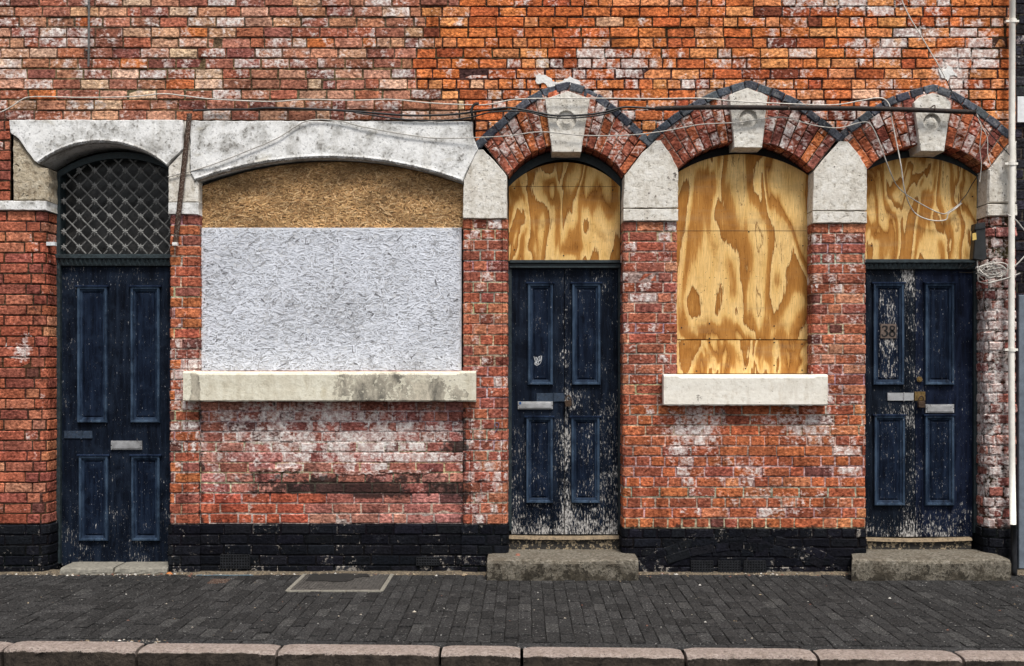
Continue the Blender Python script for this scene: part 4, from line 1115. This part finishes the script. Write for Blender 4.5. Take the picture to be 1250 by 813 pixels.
cable('cable', [(205, 216), (220, 212), (233, 209), (262, 200, -.04), (300, 185, -.04), (338, 169, -.04), (375, 147.5, -.04), (415, 148, -.04), (444, 155, -.04), (498, 164.6, -.04), (530, 168.5, -.04), (565, 168.5, -.05), (619, 166), (660, 161), (713, 165.4), (767, 165), (811, 160), (855, 152), (898, 149.5), (951, 143), (975, 148), (998.5, 154), (1025, 156), (1048, 150), (1060, 150), (1069, 163), (1080, 192), (1089, 215, -.02), (1097, 229, .1), (1116, 244, .13), (1148, 260.5, .13), (1160, 257, .13), (1171, 249, .13), (1173, 245, .13)], .0044, 'gcable',
      'thin grey cable sagging across the white lintel and the keystones, under the black ones')
cable('cable', [(236, 135), (270, 133.5), (300, 133.6), (332, 131.7), (390, 133.5), (434, 136), (492, 140.6), (533, 140.6), (560, 139), (575, 137), (597, 134), (619, 131.5), (637, 133.5), (660, 138), (678, 141), (710, 140.5), (737, 137), (761, 131), (785, 131.5), (806, 133)], .0085, 'bcable',
      'thick black cable ending at the rusty pipe, upper of the two black ones', base=-.03)
cable('cable', [(432, 137), (460, 141.5), (495, 146), (540, 147), (575, 143), (600, 137), (640, 136), (670, 143), (700, 144), (735, 140), (758, 133)], .0062, 'bcable',
      'thinner black cable drooping just below the thick black one by the first hood', base=-.036)
cable('cable', [(1098, -20), (1101, 0), (1110, 20), (1122, 40), (1135, 62), (1147, 82), (1155, 97)], .0050, 'wcable', 'white cable slanting down the orange bricks from the roof towards the rightmost hood', base=-.03, group='loose cables by the rightmost hood')
cable('cable', [(1155, 97), (1163, 113), (1176, 131), (1193, 143), (1206, 160), (1220, 176), (1236, 193)], .0040, 'bcable', 'thin black cable crossing the rightmost hood down to the downpipe', group='loose cables by the rightmost hood')
cable('cable', [(1172, 246, .12), (1180, 237, .12), (1186, 226, .12), (1194, 214, .08)], .0035, 'bcable', 'short dark cable end on the plywood above door 38', group='loose cables by the rightmost hood')
cable('cable', [(1192, 138), (1196, 150), (1205, 168), (1206, 190), (1212, 207), (1217, 212)], .0032, 'wcable', 'frayed pale wire hanging from the end of the rusty pipe, longer curling one', group='frayed wires hanging by the rusty pipe')
cable('cable', [(1193, 139), (1198, 155), (1196, 180), (1198, 200), (1196, 222)], .0028, 'gcable', 'frayed dull wire hanging straight from the end of the rusty pipe', group='frayed wires hanging by the rusty pipe')
# rusty pipe along the two right hoods
mb = MB(); P = [(wx(a, -.1), -.098, wz(b, -.1)) for a, b in ((800, 132.5), (860, 131), (930, 131.3), (1000, 132), (1070, 132.8), (1130, 134.5), (1191, 137))]
tube(mb, P, .019, 10, sub=4)
rp = mb.build('iron_pipe', M['rustdark'], smooth=True); tag(rp, 'blackened rusty iron pipe lying across the keystones of the two right hoods', 'pipe')
for a in (962, 1140):
    mb = MB(); x, z_ = w(a, 132.5, -.1); tube(mb, [(x, -.098 - .021, z_ - .02), (x, -.122, z_), (x, -.110, z_ + .022), (x, -.02, z_ + .022)], .005, 6); mb.build('clip', M['rust'], rp)
# flat iron strip between the lintels
mb = MB(); a, b = Vector(w(231, 138, -.05)), Vector(w(213.5, 297, -.05)); N = 24; vs = []
for i in range(N + 1):
    p = a.lerp(b, i / N); hw = .019 + .003 * mnoise.noise(Vector((i * .7, 3, 1)))
    vs += [(p.x - hw, -.046, p.y), (p.x + hw, -.046, p.y), (p.x + hw, -.034, p.y), (p.x - hw, -.034, p.y), (p.x - hw + .008, -.066, p.y)]
fs = []
for i in range(N):
    for j, k_ in ((0, 1), (1, 2), (2, 3), (3, 0), (0, 4)): fs.append((5 * i + j, 5 * i + k_, 5 * i + 5 + k_, 5 * i + 5 + j))
mb.add(vs, fs); fs = []
box(mb, b.x - .016, b.x + .02, -.07, -.03, b.y - .02, b.y + .006, .003, mat=1)
o = mb.build('iron_strip', [M['rust'], M['plaster']]); tag(o, 'rusty iron angle strip hanging slanted between the two white lintels', 'iron bar')
mb = MB(); tube(mb, [(wx(108.5, -.03), -.03, 5.6), (wx(108.5, -.03), -.03, wz(45, -.03)), (wx(107.5, -.03), -.026, wz(81, -.03))], .009, 8, sub=3)
for z_ in (wz(8), wz(62)): box(mb, wx(108) - .016, wx(108) + .016, -.024, .002, z_ - .006, z_ + .006, .002)
o = mb.build('conduit', M['iron'], smooth=False); tag(o, 'thin grey conduit ending high on the mauve bricks above the single door', 'conduit')
# small black hook
mb = MB(); tube(mb, [(wx(576.5), -.004, wz(148)), (wx(577), -.04, wz(143)), (wx(576), -.048, wz(136)), (wx(579), -.05, wz(130)), (wx(585), -.05, wz(128))], .011, 6)
o = mb.build('cable_hook', M['bcable']); tag(o, 'black iron hook holding the cables at the right end of the long white lintel', 'hook')
# white bracket at the door frame
mb = MB(); box(mb, wx(57, .03), wx(68, .03), .02, .05, wz(300, .03), wz(295.5, .03), .003)
o = mb.build('bracket', M['chalk']); tag(o, 'small white metal bracket on the rounded brick jamb beside the lattice', 'bracket')

# ------------------------------------------------------------------ downpipe, box, tangle
dp = thing('downpipe', 'ivory downpipe with a black foot at the right end of the orange brick house', 'downpipe', (wx(1236, -.07), -.07, 0))
mb = MB(); tube(mb, [(wx(1236.5, -.07), -.07, 5.75), (wx(1234.5, -.07), -.07, wz(427, -.07)), (wx(1236.5, -.07), -.07, wz(640, -.07))], .0235, 14, sub=2); mb.build('pipe', M['pipe'], dp, smooth=True)
mb = MB(); tube(mb, [(wx(1237, -.07), -.07, wz(640.5, -.07)), (wx(1238, -.07), -.07, .03), (wx(1238.5, -.08), -.08, .0)], .0215, 14, sub=2); mb.build('foot', M['bpipe'], dp, smooth=True)
for py in (200, 427, 26):
    mb = MB(); x, z_ = w(1234.8 + (1.4 if py == 26 else 0), py, -.07)
    tube(mb, [(x, -.07, z_ - .014), (x, -.07, z_ + .014)], .029, 14, sub=1)
    box(mb, x - .055, x - .02, -.078, -.05, z_ - .009, z_ + .009, .003); box(mb, x + .02, x + .048, -.078, .01, z_ - .009, z_ + .009, .003)
    mb.build('clip', M['pipe'], dp)
jb = MB(); d = -.03
pts = [w(1188, 277, d), w(1200, 274.5, d), w(1202, 316, d), w(1198, 319, d), w(1185, 317, d)]
prism(jb, pts, -.075, -.005, .012, back=True)
jo = jb.build('junction_box', M['plastic']); tag(jo, 'black plastic junction box with a yellow sticker beside the plywood above door 38', 'junction box')
jb = MB(); prism(jb, [w(1187, 274.2, d), w(1199.5, 271.8, d), w(1200, 280, d), w(1186, 282, d)], -.082, -.01, .008, back=True); jb.build('lid', M['plastic'], jo)
jb = MB(); prism(jb, [w(1187, 285, -.075), w(1191.5, 284, -.075), w(1192, 292.5, -.075), w(1187, 293.5, -.075)], -.0765, -.074, .0005); jb.build('sticker', M['label'], jo)
mb = MB(); rr = random.Random(9)
for q in range(12):
    cx, cz, ra, rb = 1212 + rr.uniform(-8, 12), 331 + rr.uniform(-5, 5), rr.uniform(8, 18), rr.uniform(4, 10); a0 = rr.uniform(0, 6.28); P = []; y0 = rr.uniform(-.10, -.04)
    for i in range(9):
        a = a0 + i * rr.uniform(.5, .75); px, py = cx + ra * math.cos(a) + rr.uniform(-1.5, 1.5), cz + rb * math.sin(a) + rr.uniform(-1.5, 1.5)
        px = min(px, 1229)
        P.append((wx(px, y0), y0 + rr.uniform(-.012, .012), wz(py, y0)))
    tube(mb, P, rr.choice((.0028, .0035, .004)), 5, mat=rr.choice((0, 0, 1)), sub=5)
for pts in ([(1193, 318), (1194, 340), (1196, 344), (1202, 346), (1214, 343.5), (1230, 339), (1243, 334)], [(1226, 262), (1238, 270), (1249, 283), (1262, 290)], [(1230, 330), (1240, 322), (1250, 311), (1260, 300)]):
    tube(mb, [(wx(a, -.05), -.05 if a < 1200 else -.085, wz(b, -.05)) for a, b in pts], .0055, 6)
for pts in ([(1190, 319), (1187, 324), (1183, 326), (1180, 322), (1177, 326)], [(1196, 319), (1192, 329), (1186, 333), (1178, 331)]):
    tube(mb, [(wx(a, -.0), -.02 if a > 1185 else .1, wz(b, -.0)) for a, b in pts], .0035, 6, mat=2)
o = mb.build('cable_tangle', [M['gcable'], M['wcable'], M['bcable']], smooth=True); tag(o, 'tangled bundle of loose cables between the black junction box and the downpipe', 'cables')

# ------------------------------------------------------------------ neighbour at the right edge
HC = thing('brick_house', 'blue-black brick house at the right edge beyond the ivory downpipe', 'house', (wx(1320), .1, 0))
mb = MB(); lay(mb, Path([(wx(1241.5), .09), (wx(1245), .09), (wx(1500), .09)]), 0, ZTOP, PAL_NIGHT, (.05, .045, .04), 'stretch', seed=91, wf=lambda x, y, z: (0, 0))
mb.add([(wx(1500), .08, 0), (wx(1500), .55, 0), (wx(1500), .55, ZTOP), (wx(1500), .08, ZTOP), (wx(1241.5), .09, ZTOP), (wx(1241.5), .55, ZTOP)], [(0, 1, 2, 3), (4, 3, 2, 5)], 0, (.03, .03, .03))
mb.build('wall', M['brick'], HC)
mb = MB(); box(mb, wx(1243.5, .03), wx(1420, .03), .03, .088, .03, wz(360, .03), .01)
for i in range(7): x = wx(1262 + i * 22, .03); box(mb, x, x + .012, .022, .034, .05, wz(365, .03), .003)
mb.build('shutter', M['greydoor'], HC)
mb = MB(); box(mb, wx(1246.5), wx(1330), .06, .085, wz(147), wz(115), .004); mb.build('wall_plate', M['signwhite'], HC)

# ------------------------------------------------------------------ pavement, kerb, road
def yk(x): return -2.10 - .035 * x
XA, XB = -6.2, 6.2
mb = MB(); zero = lambda s, t, o: (s, t, o)
EW = .088
x = XA; i = 0
CV = (wx(358, 0) , wx(470, 0))
cvx0, cvx1, cvy = -1.70, -1.055, -.645
while x < XB:
    pw = .0845 * rnd.uniform(.97, 1.03); yend = yk(x + pw / 2) + EW + .004
    y = -.045; first = True
    if cvx0 - .05 < x + pw / 2 < cvx1 + .05: y = cvy - .005
    while y > yend + .03:
        l = (.205 if not first else rnd.choice((.10, .16, .205))) * rnd.uniform(.97, 1.03); first = False
        y2 = max(yend, y - l)
        if y2 - yend < .04: y2 = yend
        c = rnd.choice((.024, .027, .030, .034, .026)) * rnd.uniform(.85, 1.15); c = (c, c * .99, c * 1.0)
        if rnd.random() < .04: c = (.045, .0445, .044)
        brick(mb, x + .0012, x + pw - .0012, y2 + .0085, y - .0085, zero, ch=.0045, dep=.02, col=c, jit=.0018, lift=.0016, step=.2)
        y = y2
    x += pw
x = XA
while x < XB:
    l = .205 * rnd.uniform(.95, 1.05)
    c = rnd.uniform(.022, .036)
    brick(mb, x + .002, x + l - .002, .002, EW - .004, lambda s, t, o: (s, yk(s) + t, o - .002), ch=.005, dep=.02, col=(c, c, c * 1.02), jit=.0015, lift=.002, step=.06)
    x += l
mb.add([(XA, .6, -.012), (XB, .6, -.012), (XB, yk(XB) - .02, -.012), (XA, yk(XA) - .02, -.012)], [(3, 2, 1, 0)], 0, (.013, .012, .011))
struct(mb.build('pavement', M['paver']))
# dirt packed along the foot of the wall
mb = MB(); vs, fs = [], []; N = 170
for i in range(N + 1):
    x = XA + (XB - XA) * i / N; q = mnoise.noise(Vector((x * 3.1, 2, 0))); r_ = rnd.uniform(-.008, .008)
    vs += [(x, .04, .022 + .006 * q), (x, -.022, .014 + .008 * q + r_ * .3), (x, -.045 - .018 * q + r_, -.001), (x, -.07 - .02 * q + r_, -.011)]
for i in range(N):
    for j in range(3): fs.append((4 * i + j, 4 * i + 1 + j, 4 * i + 5 + j, 4 * i + 4 + j))
mb.add(vs, fs)
for (px, py, rx, ry, sd) in ():
    f_ = 8 * 250 / (py - VY); x, y = (px - VX) / S * f_ / D, f_ - D; q = []
    for i in range(28):
        a = i * 2 * math.pi / 28; r_ = 1 + .5 * mnoise.noise(Vector((math.cos(a) * 2, math.sin(a) * 2, sd))) + rnd.uniform(-.1, .1); q.append((x + rx * r_ * math.cos(a), y + ry * r_ * math.sin(a), .0045))
    q.append((x, y, .010)); mb.add(q, [(i, (i + 1) % 28, 28) for i in range(28)])
o = mb.build('dirt', M['dirt']); o['kind'] = 'stuff'; o['label'] = 'brown dirt and crumbled mortar packed along the foot of the wall'; o['category'] = 'dirt'
# grit and crumbs
mb = MB(); rr = random.Random(3)
for i in range(620):
    near = rr.random() < .72
    x = rr.uniform(-4.6, 4.6); y = -abs(rr.gauss(0, .05)) - .03 if near else rr.uniform(-2., -.06)
    if rr.random() < .12 and near: x = rr.gauss(-3.05, .25)
    if rr.random() < .10: near = False; x = rr.gauss(-2.35, .17); y = -2.0 + rr.gauss(0, .022)
    s = abs(rr.gauss(0, .0045)) + .0035; s = min(s, .014) * (1 if near else .8); c = rr.choice(((.35, .31, .26), (.16, .12, .08), (.45, .43, .40), (.15, .07, .05), (.07, .06, .05), (.28, .22, .15)))
    z0 = .004 if near else 0.
    vs = [(x + s * 1.3 * math.cos(a) * rr.uniform(.6, 1.2), y + s * math.sin(a) * rr.uniform(.6, 1.2), z0) for a in (0, 1.3, 2.5, 3.8, 5.1)] + [(x + rr.uniform(-.3, .3) * s, y, z0 + s * rr.uniform(.5, 1.2))]
    mb.add(vs, [(k_, (k_ + 1) % 5, 5) for k_ in range(5)], 0, c)
o = mb.build('grit', M['debris']); o['kind'] = 'stuff'; o['label'] = 'scattered pale grit, chips and crumbs on the dark pavers'; o['category'] = 'litter'

kb = bpy.data.objects.new('kerb', None); COL.objects.link(kb); kb.location = (0, -2.2, -.13); WL[kb.name] = (0, -2.2, -.13); struct(kb)
jx = [-6.2, -4.9] + [(p - VX) / S * (D - 2.15) / D for p in (2, 168, 340, 538, 637, 833, 990, 1160)] + [3.9, 5.0, 6.2]
KW = .165
for q, (a, b) in enumerate(zip(jx, jx[1:])):
    mb = MB(); a += .009; b -= .009; nx = max(5, int((b - a) / .035)); vs, fs, ws = [], [], []; rr = random.Random(200 + q); lift = rr.uniform(-.004, .004)
    for i in range(nx + 1):
        x = a + (b - a) * i / nx; e = .014 if i in (0, nx) else (.004 if i in (1, nx - 1) else 0); f = yk(x) - KW; j = lambda s=.004: rr.uniform(-s, s)
        n1 = .008 * mnoise.noise(Vector((x * 6, q, 0))); n2 = .012 * mnoise.noise(Vector((x * 11, q + 9, 3)))
        pr = [(f + KW, -.02), (f + KW, .002 + lift), (f + KW * .5, .005 + lift + j(.002)), (f + .03, .002 + lift + n1 * .4), (f + .010 + n1, -.004 + lift + j(.003)), (f + .001 + n1, -.016 + j(.003)), (f + .004 + n2 * 1.2, -.045 + j(.008)), (f + .006 + n2 * 1.2, -.080 + j(.008)), (f + .014 + n2, -.14)]
        for m_, (yy, z_) in enumerate(pr): vs.append((x, yy + (e if m_ > 2 else 0), z_ - (e * .7 if 0 < m_ < 6 else 0)))
        ws += [.05, -.02, -.08, -.08, -.02, .22, .36, .40, .40]
    for i in range(nx):
        for k_ in range(8): fs.append((9 * i + k_, 9 * i + 9 + k_, 9 * i + 10 + k_, 9 * i + 1 + k_)[::-1])
    fs.append(tuple(range(9))); fs.append(tuple(range(9 * nx, 9 * nx + 9))[::-1])
    mb.add(vs, fs, 0, (.3, .3, .3), ws); mb.build('kerb_stone', M['kerb'], kb)
mb = MB(); mb.add([(-60, -60, -.125), (60, -60, -.125), (60, 60, -.125), (-60, 60, -.125)], [(0, 1, 2, 3)]); struct(mb.build('road', M['asphalt']))

# ------------------------------------------------------------------ covers and litter on the pavement
ac = thing('access_cover', 'ribbed steel cellar cover in a pale concrete surround, set in the pavers', 'cover', (-1.38, -.33, 0))
mb = MB()
def slab(mb, x0, x1, y0, y1, z1, h=.02, mat=0, c=.003):
    vs = [(x0, y0, z1 - h), (x1, y0, z1 - h), (x1, y1, z1 - h), (x0, y1, z1 - h), (x0 + c, y0 + c, z1), (x1 - c, y0 + c, z1), (x1 - c, y1 - c, z1), (x0 + c, y1 - c, z1)]
    mb.add(vs, [(4, 5, 6, 7), (0, 1, 5, 4), (1, 2, 6, 5), (2, 3, 7, 6), (3, 0, 4, 7)], mat)
slab(mb, cvx0 - .035, cvx1 + .035, cvy - .0, cvy + .035, .004); slab(mb, cvx1 + .002, cvx1 + .037, cvy + .037, -.03, .004); slab(mb, cvx0 - .037, cvx0 - .002, cvy + .037, -.03, .004)
mb.build('surround', M['concrete'], ac)
mb = MB(); slab(mb, cvx0, cvx1, cvy + .037, -.03, .002)
n = 26
for i in range(n):
    x = cvx0 + .02 + (cvx1 - cvx0 - .04) * i / (n - 1); slab(mb, x - .004, x + .004, cvy + .05, -.045, .0055, .005, 0, .001)
mb.build('plate', M['cover'], ac)
mb = MB(); prs = rough([(cvx0 + .05, -.30), (cvx0 + .36, -.34), (cvx0 + .40, -.20), (cvx1 - .15, -.14), (cvx1 - .18, -.03), (cvx0 + .02, -.03)], .04, .014, 4)
mb.add([(p[0], p[1], .0075) for p in prs], [tuple(range(len(prs)))]); mb.build('tar_patch', M['tar'], ac)
mb = MB(); X0, X1 = wx(258, -.25), wx(281, -.25); slab(mb, X0, X1, -.36, -.22, .003)
for i in range(6): x = X0 + .012 + (X1 - X0 - .024) * i / 5; slab(mb, x - .005, x + .005, -.35, -.23, .007, .005, 0, .001)
o = mb.build('drain_grate', M['rust']); tag(o, 'small rusty slotted grate in the pavers left of the cellar cover', 'grate')
mb = MB(); P = [(wx(240 + i * 7, -.06), -.085 + .012 * mnoise.noise(Vector((i * .8, 0, 0)))) for i in range(11)]
mb.add([(p[0], p[1] + .006, .0045) for p in P] + [(p[0], p[1] - .006, .0045) for p in P], [(i, i + 1, 12 + i, 11 + i) for i in range(10)])
o = mb.build('paint_mark', simple('pale_blue_spray', (.16, .30, .40), .8, .4, 70)); o['kind'] = 'structure'
# leaf, brick chip
mb = MB(); x, y = wx(205.5, -.09), -.09
mb.add([(x - .03, y, .006), (x - .012, y - .016, .02), (x + .012, y - .014, .016), (x + .034, y + .004, .010), (x + .01, y + .016, .028), (x - .012, y + .014, .024), (x, y, .014)], [(i, (i + 1) % 6, 6) for i in range(6)])
o = mb.build('dry_leaf', M['leaf']); tag(o, 'curled orange dry leaf on the pavement at the corner of the single door', 'leaf')
mb = MB(); x, y, z0 = wx(632, -.1), -.1, wz(683, -SP) - .006
vs = [(x + .022 * math.cos(a), y + .017 * math.sin(a), z0) for a in (0, 1.1, 2.2, 3.3, 4.4, 5.4)] + [(x + .014 * math.cos(a), y + .011 * math.sin(a), z0 + .02) for a in (0.2, 1.3, 2.2, 3.5, 4.6, 5.6)]
mb.add(vs, [(i, (i + 1) % 6, 6 + (i + 1) % 6, 6 + i) for i in range(6)] + [tuple(range(6, 12))])
o = mb.build('brick_chip', simple('red_brick_chip', (.30, .13, .09), .9, .25, 60)); tag(o, 'small red brick chip on the step below the tagged double door', 'brick chip')

# ------------------------------------------------------------------ light, sky, camera
wd = bpy.data.worlds.new('World'); sc.world = wd; wd.use_nodes = True; nt = wd.node_tree
sky = nt.nodes.new('ShaderNodeTexSky'); sky.sky_type = 'NISHITA'; sky.sun_disc = False
EL, AZ = R(63), R(158)
sky.sun_elevation = EL; sky.sun_rotation = AZ; sky.dust_density = 4.; sky.air_density = 1.2
hs = nt.nodes.new('ShaderNodeHueSaturation'); hs.inputs['Saturation'].default_value = .35
nt.links.new(sky.outputs[0], hs.inputs['Color']); nt.links.new(hs.outputs[0], nt.nodes['Background'].inputs[0])
nt.nodes['Background'].inputs[1].default_value = .075
sd = bpy.data.lights.new('sun', 'SUN'); sd.energy = 1.95; sd.angle = R(14); sd.color = (1, .96, .90)
so = bpy.data.objects.new('sun', sd); COL.objects.link(so)
sv = Vector((math.sin(AZ) * math.cos(EL), math.cos(AZ) * math.cos(EL), math.sin(EL)))
so.rotation_euler = sv.to_track_quat('Z', 'Y').to_euler(); so.location = sv * 20
cd = bpy.data.cameras.new('camera'); cam = bpy.data.objects.new('camera', cd); COL.objects.link(cam)
cam.location = (0, -D, ZC); cam.rotation_euler = (R(90), 0, 0)
cd.sensor_width = 36; cd.lens = 36 * D / (1250 / S); cd.shift_x = (625 - VX) / 1250; cd.shift_y = (VY - 406.5) / 1250; cd.clip_end = 300
sc.camera = cam
sc.view_settings.view_transform = 'Standard'; sc.view_settings.look = 'None'; sc.view_settings.gamma = 1.; sc.view_settings.exposure = .95
sc.view_settings.use_curve_mapping = False
